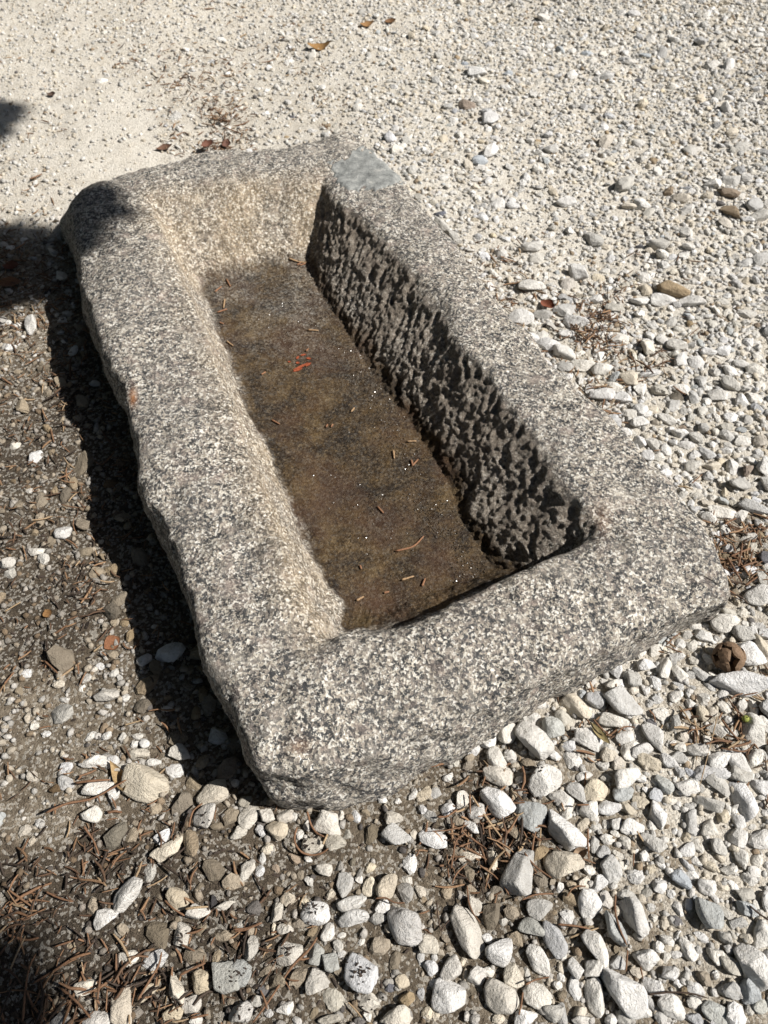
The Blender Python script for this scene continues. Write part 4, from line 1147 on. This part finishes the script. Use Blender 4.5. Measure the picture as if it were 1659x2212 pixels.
tb = NT('bark'); tb.out(tb.ramp(tb.noise(tb.n('ShaderNodeNewGeometry').outputs['Position'], 14, 5, .7).outputs[0], [(.3, (.05, .035, .025)), (.7, (.16, .11, .08))]), .9)
def cypress(x, y, h, w, seed, label):
    t = tag(empty('sky_block_cypress', (x, y, 0)), label, 'tree', 'cypress trees added out of view to block sky')
    v, f = tube_mesh([(0, 0, -.1), (.03, 0, h * .3), (-.03, .04, h * .65), (0, 0, h * .95)], w * .16, 9, .15, .1, seed)
    link('trunk', new_mesh('trunk', v, f), tb.m, t)
    zc = np.linspace(.12, .97, 16)
    rg = np.random.default_rng(seed)
    cs = [(rg.normal(0, .15) * w, rg.normal(0, .15) * w, z * h) for z in zc]
    sz_ = [(w * (.25 + .75 * math.sin(math.pi * min(1, (1 - z) * 1.25 + .05)) ** .6), ) * 2 + (h * .07,) for z in zc]
    v, f = foliage(cs, sz_, 5500, .2, seed)
    link('crown', new_mesh('crown', v, f, False), tl.m, t)
    return t
spots = [(-3.4, -1.6), (-3.7, -.1), (-3.5, 1.4), (-3.9, 2.9), (-3.8, 4.4), (-3.9, 6.0), (-2.2, 7.6), (-.4, 8.2), (1.4, 8.4), (3.2, 8.2), (-2.3, -3.4), (-.6, -3.8), (1.2, -3.7), (3.0, 6.4), (4.8, 5.4), (6.4, 5.5), (4.4, -2.7), (6.0, -2.6)]  # unseen cypress row, added to keep sky light out of the shadows
for i, (x, y) in enumerate(spots):
    cypress(x, y, 6.2 + .9 * math.sin(i * 2.3), .85, 400 + i, 'dark green column shaped cypress tree added out of view to block sky')
pine = tag(empty('pine_tree', (4.9, -3.6, 0)), 'tall pine tree with one long limb reaching over the yard', 'tree')
v, f = tube_mesh([(0, 0, -.2), (.1, 0, 2.5), (-.05, .1, 5), (0, 0, 7.6)], .2, 12, .35, .08, 5)
link('trunk', new_mesh('trunk', v, f), tb.m, pine)
v, f = tube_mesh([(0, 0, 4.7), (-.72, 1.6, 5.0), (-1.12, 3.0, 5.05), (-1.68, 4.7, 5.0), (-2.1, 5.9, 5.0)], .07, 8, .25, .1, 6)
link('limb', new_mesh('limb', v, f), tb.m, pine)
v, f = foliage([(0, 0, 7.4), (.5, .2, 6.6), (-.6, -.2, 6.5), (.2, -.7, 6.9), (0, .6, 6.4), (-1.90, 5.80, 5.0), (-2.02, 5.86, 5.05), (-1.50, 4.92, 5.0), (-.97, 2.93, 5.02)],
               [(1.1, 1.1, .6), (1, 1, .5), (1, 1, .5), (1, 1, .5), (1, 1, .5), (.16, .17, .1), (.12, .12, .08), (.22, .2, .1), (.085, .10, .07)], 7000, .09, 77)
link('crown', new_mesh('crown', v, f, False), tl.m, pine)

sky_canopy = tag(empty('sky_block_canopy', (-4.6, 2.6, 0)), 'broad spreading tree added out of view overhead to block sky', 'tree')  # unseen crown added overhead to cut sky light and deepen shadows
v, f = tube_mesh([(0, 0, -.2), (.15, 0, 1.8), (.5, -.2, 3.8), (1.2, -.4, 6.0), (2.2, -.8, 7.4)], .34, 12, .3, .08, 15)
link('trunk', new_mesh('trunk', v, f), tb.m, sky_canopy)
for k, e in enumerate(((5.2, -.3, 7.6), (4.0, -3.4, 7.5), (3.8, 2.4, 7.6), (.2, -3.0, 7.2), (-.5, 2.6, 7.3))):
    v, f = tube_mesh([(.6 + .1 * k, -.25, 4.2 + .4 * k), (e[0] * .5 + .3, e[1] * .5, 6.2), e], .12, 8, .3, .1, 16 + k)
    link('limb', new_mesh('limb', v, f), tb.m, sky_canopy)
cs, sz_ = [], []
rg = np.random.default_rng(8)
for k in range(60):
    a, q = rg.uniform(0, 6.28), math.sqrt(rg.random())
    cs.append((1.9 + 4.3 * q * math.cos(a), -.6 + 5.6 * q * math.sin(a), 7.6 + rg.uniform(-.5, .9)))
    sz_.append((1.15, 1.15, .5))
v, f = foliage(cs, sz_, 55000, .27, 9)
link('crown', new_mesh('crown', v, f, False), tl.m, sky_canopy)
